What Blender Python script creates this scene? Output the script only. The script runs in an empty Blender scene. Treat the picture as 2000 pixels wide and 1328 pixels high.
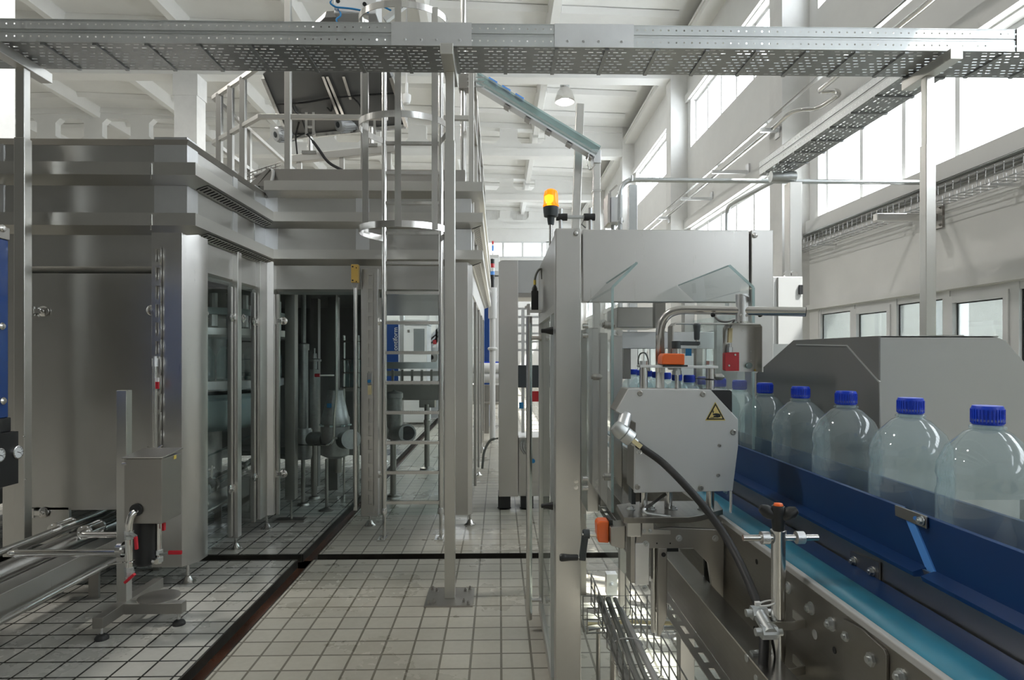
import bpy, bmesh, math, random
from mathutils import Vector as V, Matrix
random.seed(7)
S = bpy.context.scene; C = S.collection
# ---- camera, world, sun, exposure -------------------------------------------------
F, HZ, H = 1220.0, 694.0, 1.5
YAW = math.atan(25 / F)
cd = bpy.data.cameras.new('camera'); cam = bpy.data.objects.new('camera', cd); C.objects.link(cam)
cam.location = (0, 0, H); cam.rotation_euler = (math.pi / 2, 0, -YAW)
cd.sensor_width = 36; cd.lens = 36 * F / 2000; cd.shift_y = (HZ - 664) / 2000; cd.clip_start = .02; cd.clip_end = 200
S.camera = cam
S.view_settings.view_transform = 'Standard'; S.view_settings.look = 'None'
S.view_settings.gamma = 1; S.view_settings.use_curve_mapping = False
S.view_settings.exposure = 0.84
W = bpy.data.worlds.new('sky'); S.world = W; W.use_nodes = True
W.node_tree.nodes['Background'].inputs[0].default_value = (.93, .97, 1, 1)
W.node_tree.nodes['Background'].inputs[1].default_value = 5.0
sd = bpy.data.lights.new('sun', 'SUN'); sun = bpy.data.objects.new('sun', sd); C.objects.link(sun)
sd.energy = 9; sd.angle = .009; sd.color = (1, .97, .9)
sun.rotation_euler = V((-1, .5, -1.74)).to_track_quat('-Z', 'Y').to_euler()
def portal(x, y, z, sx, sz, rot):
    l = bpy.data.lights.new('window_portal', 'AREA'); o = bpy.data.objects.new('window_portal', l); C.objects.link(o)
    l.shape = 'RECTANGLE'; l.size = sx; l.size_y = sz; o.location = (x, y, z); o.rotation_euler = rot
    l.cycles.is_portal = True
XW = 4.6                                   # inner face of the window wall
BAYS = [-8.83 + 6 * k for k in range(8)]   # pilaster fronts along Y
for b in BAYS[:-2]:
    portal(XW + .3, b + 3.2, 4.05, 5.5, 1.1, (0, math.pi / 2, math.pi / 2 * 0))
    portal(XW + .3, b + 3.2, 7.07, 5.5, 1.15, (0, math.pi / 2, 0))
for o in C.objects:
    if o.name.startswith('window_portal'):
        d = o.data; d.size, d.size_y = d.size_y, d.size
def lamp(x, y, z, e, size, col=(1, .97, .92)):
    l = bpy.data.lights.new('ceiling_fill', 'AREA'); o = bpy.data.objects.new('ceiling_fill_light', l); C.objects.link(o)
    l.shape = 'DISK'; l.size = size; l.energy = e; l.color = col; o.location = (x, y, z)
S.cycles.use_denoising = True
S.cycles.max_bounces = 10; S.cycles.diffuse_bounces = 5; S.cycles.glossy_bounces = 5
S.cycles.transparent_max_bounces = 24; S.cycles.transmission_bounces = 8
S.cycles.caustics_reflective = False; S.cycles.caustics_refractive = False; S.cycles.sample_clamp_indirect = 6
# ---- picture measurements: pixel of the 2000x1328 photo to a point on a real plane ---
def ray(px, py):
    r, u = (px - 1000) / F, (HZ - py) / F
    s, c = math.sin(YAW), math.cos(YAW)
    return V((s + r * c, c - r * s, u))
def at(px, py, Y):
    d = ray(px, py); return V((0, 0, H)) + d * (Y / d.y)
def atx(px, py, X):
    d = ray(px, py); return V((0, 0, H)) + d * (X / d.x)
def fl(px, py, z=0):
    d = ray(px, py); return V((0, 0, H)) + d * ((z - H) / d.z)
def ax(px, Y): return at(px, HZ, Y).x
def az(py, Y, px=1000): return at(px, py, Y).z
# ---- mesh builder ------------------------------------------------------------------
def frame(d, up=(0, 0, 1)):
    d = V(d).normalized(); u = V(up)
    if abs(d.dot(u.normalized())) > .98: u = V((0, 1, 0)) if abs(d.y) < .9 else V((1, 0, 0))
    s = d.cross(u).normalized(); return d, s, s.cross(d).normalized()
def fillet(pts, r, n=5):
    pts = [V(p) for p in pts]; out = [pts[0]]
    for a, b, c in zip(pts, pts[1:], pts[2:]):
        u, w = (a - b), (c - b); k = min(r, u.length * .49, w.length * .49)
        p, q = b + u.normalized() * k, b + w.normalized() * k
        for i in range(n + 1):
            t = i / n; out.append(p * (1 - t) ** 2 + b * 2 * t * (1 - t) + q * t * t)
    return out + [pts[-1]]
class MB:
    def __init__(s): s.bm = bmesh.new()
    def faces(s, vs, fs):
        v = [s.bm.verts.new(p) for p in vs]
        for f in fs:
            try: s.bm.faces.new([v[i] for i in f])
            except ValueError: pass
        return s
    def hexa(s, p): return s.faces(p, [(3, 2, 1, 0), (4, 5, 6, 7), (0, 1, 5, 4), (1, 2, 6, 5), (2, 3, 7, 6), (3, 0, 4, 7)])
    def box(s, x0, x1, y0, y1, z0, z1):
        x0, x1 = sorted((x0, x1)); y0, y1 = sorted((y0, y1)); z0, z1 = sorted((z0, z1))
        return s.hexa([(x0, y0, z0), (x1, y0, z0), (x1, y1, z0), (x0, y1, z0), (x0, y0, z1), (x1, y0, z1), (x1, y1, z1), (x0, y1, z1)])
    def bar(s, p, q, w, h, up=(0, 0, 1)):
        p, q = V(p), V(q); d, a, b = frame(q - p, up); a = a * (w / 2); b = b * (h / 2)
        return s.hexa([p - a - b, p + a - b, q + a - b, q - a - b, p - a + b, p + a + b, q + a + b, q - a + b])
    def path(s, pts, w, h, up=(0, 0, 1)):
        for a, b in zip(pts, pts[1:]): s.bar(a, b, w, h, up)
        return s
    def cyl(s, p, q, r, r2=None, n=16):
        p, q = V(p), V(q); r2 = r if r2 is None else r2; d, a, b = frame(q - p)
        vs = [c + (a * math.cos(t) + b * math.sin(t)) * k for c, k in ((p, r), (q, r2)) for t in (2 * math.pi * i / n for i in range(n))]
        return s.faces(vs, [(i, (i + 1) % n, n + (i + 1) % n, n + i) for i in range(n)] + [tuple(range(n - 1, -1, -1)), tuple(range(n, 2 * n))])
    def tube(s, pts, r, n=8, fil=0, k=5, closed=False):
        pts = fillet(pts, fil, k) if fil else [V(p) for p in pts]
        m = len(pts); vs = []; prev = None
        for i, p in enumerate(pts):
            if closed: d = (pts[(i + 1) % m] - pts[i - 1])
            else: d = pts[min(i + 1, m - 1)] - pts[max(i - 1, 0)]
            if prev is None: d, a, b = frame(d)
            else:
                d = d.normalized(); a = (prev - d * prev.dot(d)); a = a.normalized() if a.length > 1e-6 else frame(d)[1]; b = d.cross(a)
            prev = a
            vs += [p + (a * math.cos(2 * math.pi * j / n) + b * math.sin(2 * math.pi * j / n)) * r for j in range(n)]
        fs = [(i * n + j, i * n + (j + 1) % n, ((i + 1) % m) * n + (j + 1) % n, ((i + 1) % m) * n + j) for i in range(m if closed else m - 1) for j in range(n)]
        if not closed: fs += [tuple(range(n - 1, -1, -1)), tuple(range((m - 1) * n, m * n))]
        return s.faces(vs, fs)
    def lathe(s, prof, o=(0, 0, 0), axis=(0, 0, 1), n=24, cap=True):
        o = V(o); d, a, b = frame(axis); m = len(prof)
        vs = [o + d * t + (a * math.cos(2 * math.pi * j / n) + b * math.sin(2 * math.pi * j / n)) * max(r, 1e-5) for r, t in prof for j in range(n)]
        fs = [(i * n + j, i * n + (j + 1) % n, (i + 1) * n + (j + 1) % n, (i + 1) * n + j) for i in range(m - 1) for j in range(n)]
        if cap and prof[0][0] > 1e-4: fs.append(tuple(range(n - 1, -1, -1)))
        if cap and prof[-1][0] > 1e-4: fs.append(tuple(range((m - 1) * n, m * n)))
        return s.faces(vs, fs)
    def prism(s, pts, vec):
        pts = [V(p) for p in pts]; n = len(pts); vec = V(vec)
        return s.faces(pts + [p + vec for p in pts], [tuple(range(n - 1, -1, -1)), tuple(range(n, 2 * n))] + [(i, (i + 1) % n, n + (i + 1) % n, n + i) for i in range(n)])
    def sweep(s, prof, pts, side, close=True):
        # prof: list of (out, up); carried along the polyline pts with mitred corners; side = +1/-1 outward to the right/left of travel
        pts = [V(p) for p in pts]; m = len(pts); n = len(prof); vs = []
        nor = []
        for a, b in zip(pts, pts[1:]):
            d = (b - a).normalized(); nor.append(V((d.y, -d.x, 0)) * side)
        for i, p in enumerate(pts):
            n0, n1 = nor[max(i - 1, 0)], nor[min(i, m - 2)]
            k = (n0 + n1); k = k / max(1e-6, k.dot(n0) if k.length else 1)
            vs += [p + k * o + V((0, 0, u)) for o, u in prof]
        fs = [(i * n + j, i * n + (j + 1) % n, (i + 1) * n + (j + 1) % n, (i + 1) * n + j) for i in range(m - 1) for j in range(n if close else n - 1)]
        if close: fs += [tuple(range(n - 1, -1, -1)), tuple(range((m - 1) * n, m * n))]
        return s.faces(vs, fs)
    def perf(s, o, u, v, nu, nv, hu, hv, stag=.5, skip=None):
        # sheet with nu x nv cells of size |u| x |v|, each with a hole of hu x hv; odd rows shifted
        o, u, v = V(o), V(u), V(v)
        for j in range(nv):
            k = stag * (j % 2)
            for i in range(nu):
                p = o + u * (i + k) + v * j; q = [p, p + u, p + u + v, p + v]
                if skip and skip(i, j): s.faces(q, [(0, 1, 2, 3)]); continue
                c = p + u * .5 + v * .5; a, b = u * hu / 2, v * hv / 2
                s.faces(q + [c - a - b, c + a - b, c + a + b, c - a + b], [(0, 1, 5, 4), (1, 2, 6, 5), (2, 3, 7, 6), (3, 0, 4, 7)])
            if k:
                p = o + v * j; s.faces([p, p + u * k, p + u * k + v, p + v], [(0, 1, 2, 3)])
        return s
    def bolt(s, p, d, r, h=None):
        p, d = V(p), V(d).normalized(); h = h or r * .9
        return s.cyl(p, p + d * r * .3, r * 1.45, n=14).cyl(p + d * r * .3, p + d * (r * .3 + h), r, n=6).cyl(p + d * (r * .3 + h), p + d * (r * .7 + h), r * .5, n=10)
    def screw(s, p, d, r):
        p, d = V(p), V(d).normalized()
        return s.lathe([(r, 0), (r, r * .25), (r * .8, r * .45), (r * .45, r * .45), (r * .4, r * .15), (0, r * .15)], p, d, 14)
    def build(s, name, mat, parent=None, bev=0, thick=0, kind=None, label=None, sharp=38):
        me = bpy.data.meshes.new(name); base = BASE.get(parent.name, V((0, 0, 0))) if parent else V((0, 0, 0))
        if base.length: bmesh.ops.translate(s.bm, verts=s.bm.verts, vec=-base)
        bmesh.ops.recalc_face_normals(s.bm, faces=s.bm.faces)
        for f in s.bm.faces: f.smooth = True
        for e in s.bm.edges:
            if len(e.link_faces) != 2 or e.calc_face_angle(0) > math.radians(sharp): e.smooth = False
        s.bm.to_mesh(me); s.bm.free(); me.materials.append(mat)
        o = bpy.data.objects.new(name, me); C.objects.link(o)
        if parent: o.parent = parent; BASE[o.name] = base
        if thick:
            m = o.modifiers.new('thickness', 'SOLIDIFY'); m.thickness = thick; m.offset = 0
        if bev:
            m = o.modifiers.new('edges', 'BEVEL'); m.width = bev; m.segments = 2; m.limit_method = 'ANGLE'; m.angle_limit = .6; m.harden_normals = True
        if kind: o['kind'] = kind
        if label: o['label'] = label
        return o
BASE = {}
def thing(name, label, cat, loc, group=None):
    o = bpy.data.objects.new(name, None); C.objects.link(o); o.location = V(loc); o.empty_display_size = .05
    o['label'] = label; o['category'] = cat
    if group: o['group'] = group
    BASE[o.name] = V(loc); return o
def solo(mb, name, mat, label, cat, group=None, **k):
    mn = V([min(v.co[i] for v in mb.bm.verts) for i in range(3)]); mx = V([max(v.co[i] for v in mb.bm.verts) for i in range(3)])
    loc = V(((mn.x + mx.x) / 2, (mn.y + mx.y) / 2, mn.z))
    bmesh.ops.translate(mb.bm, verts=mb.bm.verts, vec=-loc)
    o = mb.build(name, mat, None, **k); o.location = loc; o['label'] = label; o['category'] = cat
    if group: o['group'] = group
    return o
def struct(mb, name, mat, **k): return mb.build(name, mat, kind='structure', **k)
def dup(root, d, label, group=None):
    def cp(o, par):
        c = o.copy(); C.objects.link(c); c.parent = par
        for ch in o.children: cp(ch, c)
        return c
    r = cp(root, None); r.location = root.location + V(d); r['label'] = label
    if group: r['group'] = group
    return r
# ---- materials -----------------------------------------------------------------------
def nt(name):
    m = bpy.data.materials.new(name); m.use_nodes = True; t = m.node_tree
    return m, t, t.nodes['Principled BSDF'], t.nodes['Material Output']
def N(t, typ, **k):
    n = t.nodes.new(typ)
    for a, v in k.items():
        if a in n.inputs: n.inputs[a].default_value = v
        else: setattr(n, a, v)
    return n
def plain(name, col, rough=.5, metal=0, noise=0, nscale=6, emit=0, coat=0):
    m, t, b, o = nt(name)
    b.inputs['Base Color'].default_value = (*col, 1); b.inputs['Roughness'].default_value = rough; b.inputs['Metallic'].default_value = metal
    if coat: b.inputs['Coat Weight'].default_value = coat; b.inputs['Coat Roughness'].default_value = .08
    if emit: b.inputs['Emission Color'].default_value = (*col, 1); b.inputs['Emission Strength'].default_value = emit
    if noise:
        tc = N(t, 'ShaderNodeTexCoord'); n = N(t, 'ShaderNodeTexNoise', Scale=nscale, Detail=4.0, Roughness=.6)
        r = N(t, 'ShaderNodeValToRGB'); t.links.new(tc.outputs['Object'], n.inputs['Vector']); t.links.new(n.outputs['Fac'], r.inputs[0])
        lo = tuple(max(0, c * (1 - noise)) for c in col); hi = tuple(min(1, c * (1 + noise)) for c in col)
        r.color_ramp.elements[0].color = (*lo, 1); r.color_ramp.elements[1].color = (*hi, 1)
        r.color_ramp.elements[0].position = .3; r.color_ramp.elements[1].position = .7
        t.links.new(r.outputs[0], b.inputs['Base Color'])
    return m
def metal(name, col, rough, streak=(60, 60, 1.2), amp=.12, cloud=.08, bump=.0):
    m, t, b, o = nt(name); b.inputs['Metallic'].default_value = 1
    tc = N(t, 'ShaderNodeTexCoord'); mp = N(t, 'ShaderNodeMapping'); mp.inputs['Scale'].default_value = streak
    n = N(t, 'ShaderNodeTexNoise', Scale=4.0, Detail=5.0, Roughness=.7); t.links.new(tc.outputs['Object'], mp.inputs[0]); t.links.new(mp.outputs[0], n.inputs['Vector'])
    mr = N(t, 'ShaderNodeMapRange'); mr.inputs[1].default_value = .25; mr.inputs[2].default_value = .75
    mr.inputs[3].default_value = max(.03, rough - amp); mr.inputs[4].default_value = rough + amp
    t.links.new(n.outputs['Fac'], mr.inputs[0]); t.links.new(mr.outputs[0], b.inputs['Roughness'])
    c = N(t, 'ShaderNodeTexNoise', Scale=1.7, Detail=5.0, Roughness=.65); t.links.new(tc.outputs['Object'], c.inputs['Vector'])
    r = N(t, 'ShaderNodeValToRGB'); t.links.new(c.outputs['Fac'], r.inputs[0])
    r.color_ramp.elements[0].color = (*[x * (1 - cloud) for x in col], 1); r.color_ramp.elements[1].color = (*[min(1, x * (1 + cloud)) for x in col], 1)
    r.color_ramp.elements[0].position = .3; r.color_ramp.elements[1].position = .72
    t.links.new(r.outputs[0], b.inputs['Base Color'])
    if bump:
        bp = N(t, 'ShaderNodeBump', Strength=bump, Distance=.002); t.links.new(n.outputs['Fac'], bp.inputs['Height']); t.links.new(bp.outputs[0], b.inputs['Normal'])
    return m
def clear(name, tint=(.9, .96, .96), ior=1.45, rough=.02, body=0, bodycol=(.8, .85, .85)):
    # sheet glass or plastic: transparent with a fresnel mirror on top, optionally a little milky
    m, t, b, o = nt(name); t.nodes.remove(b)
    tr = N(t, 'ShaderNodeBsdfTransparent'); tr.inputs[0].default_value = (*tint, 1)
    gl = N(t, 'ShaderNodeBsdfGlossy'); gl.inputs['Roughness'].default_value = rough
    fr = N(t, 'ShaderNodeFresnel'); fr.inputs[0].default_value = ior
    ge = N(t, 'ShaderNodeNewGeometry'); ff = N(t, 'ShaderNodeMath', operation='SUBTRACT'); ff.inputs[0].default_value = 1; t.links.new(ge.outputs['Backfacing'], ff.inputs[1])
    fm = N(t, 'ShaderNodeMath', operation='MULTIPLY'); t.links.new(fr.outputs[0], fm.inputs[0]); t.links.new(ff.outputs[0], fm.inputs[1])
    mx = N(t, 'ShaderNodeMixShader'); t.links.new(fm.outputs[0], mx.inputs[0]); t.links.new(gl.outputs[0], mx.inputs[2])
    if body:
        df = N(t, 'ShaderNodeBsdfDiffuse'); df.inputs[0].default_value = (*bodycol, 1)
        m2 = N(t, 'ShaderNodeMixShader'); m2.inputs[0].default_value = body
        t.links.new(tr.outputs[0], m2.inputs[1]); t.links.new(df.outputs[0], m2.inputs[2]); t.links.new(m2.outputs[0], mx.inputs[1])
    else: t.links.new(tr.outputs[0], mx.inputs[1])
    t.links.new(mx.outputs[0], o.inputs['Surface']); return m
def tiles(name, c1, c2, grout, off, wet, gsize=.035):
    m, t, b, o = nt(name)
    tc = N(t, 'ShaderNodeTexCoord'); mp = N(t, 'ShaderNodeMapping'); mp.inputs['Location'].default_value = (-off[0] / .15, -off[1] / .15, 0)
    mp.inputs['Scale'].default_value = (1 / .15, 1 / .15, 1)
    br = N(t, 'ShaderNodeTexBrick', Scale=1.0); br.offset = 0; br.squash = 1
    br.inputs['Brick Width'].default_value = 1; br.inputs['Row Height'].default_value = 1
    br.inputs['Mortar Size'].default_value = gsize; br.inputs['Mortar Smooth'].default_value = .25; br.inputs['Bias'].default_value = 0
    br.inputs['Color1'].default_value = (*c1, 1); br.inputs['Color2'].default_value = (*c2, 1); br.inputs['Mortar'].default_value = (*grout, 1)
    t.links.new(tc.outputs['Object'], mp.inputs[0]); t.links.new(mp.outputs[0], br.inputs['Vector'])
    n1 = N(t, 'ShaderNodeTexNoise', Scale=1.1, Detail=6.0, Roughness=.65); n2 = N(t, 'ShaderNodeTexNoise', Scale=34.0, Detail=3.0)
    t.links.new(tc.outputs['Object'], n1.inputs['Vector']); t.links.new(tc.outputs['Object'], n2.inputs['Vector'])
    r1 = N(t, 'ShaderNodeValToRGB'); r1.color_ramp.elements[0].position = .34; r1.color_ramp.elements[1].position = .66
    r1.color_ramp.elements[0].color = (.62, .56, .46, 1); r1.color_ramp.elements[1].color = (1, 1, 1, 1); t.links.new(n1.outputs['Fac'], r1.inputs[0])
    r2 = N(t, 'ShaderNodeValToRGB'); r2.color_ramp.elements[0].color = (.8, .8, .78, 1); r2.color_ramp.elements[1].color = (1.0, 1.0, 1.0, 1); t.links.new(n2.outputs['Fac'], r2.inputs[0])
    a = N(t, 'ShaderNodeMixRGB', blend_type='MULTIPLY'); a.inputs[0].default_value = .4; t.links.new(br.outputs['Color'], a.inputs[1]); t.links.new(r1.outputs[0], a.inputs[2])
    c = N(t, 'ShaderNodeMixRGB', blend_type='MULTIPLY'); c.inputs[0].default_value = .8; t.links.new(a.outputs[0], c.inputs[1]); t.links.new(r2.outputs[0], c.inputs[2])
    t.links.new(c.outputs[0], b.inputs['Base Color'])
    mr = N(t, 'ShaderNodeMapRange'); mr.inputs[1].default_value = .42; mr.inputs[2].default_value = .58; mr.inputs[3].default_value = wet; mr.inputs[4].default_value = .5
    t.links.new(n1.outputs['Fac'], mr.inputs[0]); t.links.new(mr.outputs[0], b.inputs['Roughness'])
    inv = N(t, 'ShaderNodeMath', operation='MULTIPLY_ADD'); inv.inputs[1].default_value = -1; inv.inputs[2].default_value = 1; t.links.new(br.outputs['Fac'], inv.inputs[0])
    bp = N(t, 'ShaderNodeBump', Strength=.5, Distance=.004); t.links.new(inv.outputs[0], bp.inputs['Height']); t.links.new(bp.outputs[0], b.inputs['Normal'])
    return m
M = dict(
    steel=metal('brushed_steel', (.60, .59, .57), .30, amp=.035, cloud=.03), panel=metal('brushed_panel_steel', (.54, .535, .515), .34, amp=.035, cloud=.05),
    dsteel=metal('dull_steel', (.40, .385, .36), .38, amp=.05, cloud=.05), tubes=metal('polished_tube_steel', (.68, .67, .65), .2, amp=.06),
    galv=metal('galvanised_steel', (.56, .58, .58), .42, (9, 9, 9), .1, .12), pet2=clear('bluish_bottle_plastic', (.66, .82, .84), 1.6, .05, .05, (.12, .26, .28)), dkmetal=metal('dark_cloudy_steel', (.29, .275, .25), .36, (30, 1.5, 30), amp=.06, cloud=.15), bed=metal('tray_bed_steel', (.36, .37, .37), .42, (9, 9, 9), .08, .1), alu=metal('aluminium', (.72, .73, .74), .38),  # darkest steel tone serves conveyor plates, platform and channel webs
    hstrip=metal('lengthwise_brushed_steel', (.62, .61, .58), .33, (1.2, 60, 60), amp=.04, cloud=.03), cast=plain('blasted_steel', (.36, .36, .35), .42, .85, .1, 30),
    matte=plain('satin_painted_sheet', (.60, .605, .60), .4, .35, .03, 3), fwall=plain('pale_reflected_grey', (.58, .58, .57), .7, 0, .03, 1), gwall=plain('dark_reflected_grey', (.22, .22, .21), .7, 0, .1, .5), wall=plain('white_wall_paint', (.80, .80, .785), .75, 0, .025, 2),
    ceil=plain('white_ceiling_paint', (.82, .82, .80), .8, 0, .03, 1.2), conc=plain('white_concrete', (.78, .78, .765), .8, 0, .05, 3),
    frame=plain('white_window_frame', (.74, .75, .75), .45), dark=plain('black_gap', (.012, .012, .012), .7),
    black=plain('black_plastic', (.018, .019, .02), .38), rubber=plain('black_rubber', (.02, .02, .02), .55), gplast=plain('dark_grey_plastic', (.045, .055, .06), .4),
    orange=plain('orange_plastic', (.85, .14, .015), .35, coat=.3), red=plain('red_plastic', (.5, .02, .03), .35, coat=.3), redv=plain('red_valve_grip', (.55, .015, .03), .45),
    blue=plain('blue_gloss_paint', (.006, .045, .20), .3, 0, .1, 2, coat=.4), navy=plain('blue_plastic_rail', (.006, .035, .13), .32, 0, .08, 3),
    cap=plain('blue_bottle_cap', (.012, .06, .62), .35), teal=plain('teal_belt', (.025, .17, .25), .28, 0, .25, 4), lblue=plain('blue_tape', (.10, .32, .80), .4),
    yellow=plain('yellow_label', (.75, .58, .12), .5), dyel=plain('golden_label', (.72, .57, .22), .4), white=plain('white_plastic', (.75, .75, .74), .4), ivory=plain('grey_strip_plastic', (.38, .38, .37), .45),
    ochre=plain('ochre_sensor_plastic', (.55, .36, .09), .45), lbl=plain('blue_label', (.02, .2, .45), .4), grey=plain('grey_powder_coat', (.47, .485, .475), .45, 0, .02, 2),
    dgrey=plain('dark_sheet', (.22, .22, .215), .45, .4), shelf=plain('unlit_steel', (.22, .22, .21), .35, .9), flatgrey=plain('flat_dark_grey', (.2, .2, .195), .5), rust=plain('rusty_drain', (.075, .026, .012), .22, 0, .5, 5), dwall=plain('drain_edge', (.03, .028, .022), .5, 0, .4, 8),
    screen=plain('dial_white', (.8, .82, .82), .3), tealdrum=plain('pale_teal_drum', (.60, .73, .71), .2, 0), pipeg=plain('cable_grey', (.16, .165, .15), .5), cream=plain('cream_plastic', (.72, .62, .36), .5),
    beacon=None, glass=clear('pane_glass', (.93, .97, .97)), acry=clear('acrylic_sheet', (.94, .965, .965), 1.45, .03, .07, (.75, .78, .78)), edge=clear('acrylic_edge', (.72, .85, .85), 1.45, .1, .35, (.7, .8, .8)),
    pet=clear('bottle_plastic', (.86, .93, .95), 1.7, .05, .14, (.72, .84, .88)), win=clear('window_glass', (.97, .985, 1), 1.3), mirror=clear('interior_window_glass', (.55, .58, .58), 2.2, .02, .35, (.42, .45, .45)),
    floorR=tiles('floor_tiles_right', (.60, .575, .50), (.54, .52, .455), (.22, .205, .165), (.01, 2.994), .22, .042), floorL=tiles('floor_tiles_left', (.58, .57, .525), (.53, .52, .48), (.025, .025, .02), (.1305, 3.10), .12, .042),
)
m, t, b, o = nt('amber_lens'); b.inputs['Base Color'].default_value = (1, .33, .01, 1); b.inputs['Roughness'].default_value = .12; b.inputs['Transmission Weight'].default_value = .45
b.inputs['Emission Color'].default_value = (1, .30, .01, 1); b.inputs['Emission Strength'].default_value = .35; M['beacon'] = m
m, t, b, o = nt('amber_lamp'); b.inputs['Emission Color'].default_value = (1, .6, .12, 1); b.inputs['Emission Strength'].default_value = 4; M['glow'] = m
m, t, b, o = nt('lamp_lens'); b.inputs['Base Color'].default_value = (.85, .85, .8, 1); b.inputs['Emission Color'].default_value = (1, .98, .9, 1); b.inputs['Emission Strength'].default_value = .5; M['bulb'] = m
# ---- the hall ---------------------------------------------------------------------------
XL, YB, YF = -22.0, -9.0, 33.4
TX0, TX1, TY0, TY1 = -1.485, -1.36, 4.61, 4.735
def slab(name, x0, x1, y0, y1, mat): struct(MB().box(x0, x1, y0, y1, -.06, 0), name, mat)
slab('floor', TX1, XW + .02, YB, TY0, M['floorR']); slab('floor_back', TX1, XW + .02, TY1, YF, M['floorR'])
slab('floor_left', XL, TX0, YB, TY0, M['floorL']); slab('floor_left_back', XL, TX0, TY1, YF, M['floorL'])
m = MB().box(XL, XW, TY0 - .02, TY1 + .02, -.10, -.055).box(TX0 - .02, TX1 + .02, YB, YF, -.10, -.055); struct(m, 'floor_drain_bed', M['rust'])
m = MB()
for (x0, x1, y0, y1) in ((XL, TX0, TY0, TY1), (TX1, XW, TY0, TY1)):
    m.box(x0, x1, y1 - .008, y1 + .001, -.055, .002).box(x0, x1, y0 - .001, y0 + .006, -.055, .001)
for (y0, y1) in ((YB, TY0), (TY1, YF)):
    m.box(TX0 - .001, TX0 + .01, y0, y1, -.055, .002).box(TX1 - .006, TX1 + .001, y0, y1, -.055, .001)
struct(m, 'trim_1', M['dwall'])
# window wall on the right: solid strips between three rows of openings
W1, W2, WI = (3.5, 4.55), (6.5, 7.64), (.75, 2.16)
T = .32
m = MB()
for z0, z1 in ((0, WI[0]), (WI[1], W1[0]), (W1[1], W2[0]), (W2[1], 9.6)): m.box(XW, XW + T, YB, YF, z0, z1)
for b in BAYS:
    for z0, z1 in (W1, W2, WI): m.box(XW, XW + T, b - .25, b + .62, z0, z1)
struct(m, 'wall_right', M['wall'])
m = MB()
for b in BAYS: m.box(XW - .41, XW + .01, b, b + .43, 0, 9.3)
struct(m, 'pilaster_right', M['conc'])
for i, b in enumerate(BAYS[:-1]):
    for (z0, z1), nm in ((W1, 1), (W2, 2)):
        f = MB(); y0, y1 = b + .62, b + 5.75; x = XW + .14
        for z in (z0 + .03, z1 - .03): f.box(x, x + .07, y0, y1, z - .03, z + .03)
        n = 6
        for k in range(n + 1):
            y = y0 + (y1 - y0) * k / n; f.box(x - .01, x + .07, y - .035, y + .035, z0, z1)
        o = struct(f, 'window_%d' % (2 * i + nm), M['frame'])
        MB().box(x + .03, x + .036, y0, y1, z0, z1).build('pane', M['win'], o)
        if i == 1 and nm == 2: MB().box(x - .03, x - .027, y0 + 1.72, y0 + 2.6, z0, z1).build('added_sun_stop', M['wall'], o)  # unseen panel added to stop a sun patch on the conveyor cover
# interior office glazing under the windows, seen only in the near bay and the next
for i, b in enumerate(BAYS[:-1]):
    f = MB(); x = XW + .02; y0, y1 = b + .62, b + 5.75; z0, z1 = WI
    f.box(x, x + .08, y0, y1, z1 - .07, z1).box(x, x + .08, y0, y1, z0, z0 + .07)
    ys = [y0 + (y1 - y0) * k / 6 for k in range(7)]
    for k, y in enumerate(ys): f.box(x - .01, x + .08, y - .05, y + .05, z0, z1)
    for k in range(0, 6, 2):
        a, c = ys[k] + .05, ys[k + 1] - .05
        f.box(x - .025, x + .05, a, a + .06, z0 + .05, z1 - .06).box(x - .025, x + .05, c - .06, c, z0 + .05, z1 - .06).box(x - .024, x + .05, a + .06, c - .06, z1 - .13, z1 - .062)
        f.box(x - .05, x - .02, a + .02, a + .045, 1.5, 1.62)
    o = struct(f, 'window_%d' % (31 + i), M['frame'])
    MB().box(x + .03, x + .038, y0, y1, z0, z1).build('pane', M['mirror'], o)
    g = MB()
    for k in range(6):
        a, c = ys[k] + .05, ys[k + 1] - .05; e = .06 if k % 2 == 0 else 0
        g.box(x + .022, x + .03, a + e, a + e + .012, z0, z1 - .07 - e).box(x + .022, x + .03, c - e - .012, c - e, z0, z1 - .07 - e).box(x + .022, x + .03, a + e, c - e, z1 - .082 - e, z1 - .07 - e)
    g.build('gasket', M['black'], o)
    struct(MB().box(XW + .02, XW + 2.5, b + .3, b + 6, 0, .02).box(XW + 2.4, XW + 2.5, b + .3, b + 6, 0, 3), 'wall_office_%d' % (i + 1), M['wall'])
# sill band, cornice rail and lintel bands that stand proud of the wall
m = MB()
for b in BAYS[:-1]:
    m.box(XW - .06, XW + .01, b + .43, b + 6, W1[0] - .2, W1[0] - .02).box(XW - .1, XW + .01, b + .43, b + 6, W1[1] + .02, W1[1] + .24).box(XW - .07, XW + .01, b + .43, b + 6, W2[1] + .02, W2[1] + .2)
    m.box(XW - .05, XW + .01, b + .43, b + 6, 2.17, 2.24)
struct(m, 'trim_2', M['wall'])
m = MB()
for b in BAYS[:-1]:
    m.box(XW - .34, XW, b, b + 6, 8.7, 8.84).box(XW - .37, XW - .3, b, b + 6, 8.84, 8.9)
struct(m, 'trim_3', M['ceil'])
m = MB()
for b in BAYS[:-1]:
    m.box(XW - .1, XW + .005, b + .46, b + 5.98, 9.0, 9.3)
struct(m, 'trim_4', M['dark'])
struct(MB().box(XL - .3, XL, YB, YF, 0, 12), 'wall_left', M['wall']); struct(MB().box(XL, -2.5, YB - .3, YB, 0, 11), 'wall_front', M['gwall']); struct(MB().box(-2.5, XW + T, YB - .3, YB, 0, 11), 'wall_front_right', M['fwall'])  # unseen wall, its dark and pale parts chosen to shape the steel's reflections
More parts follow.
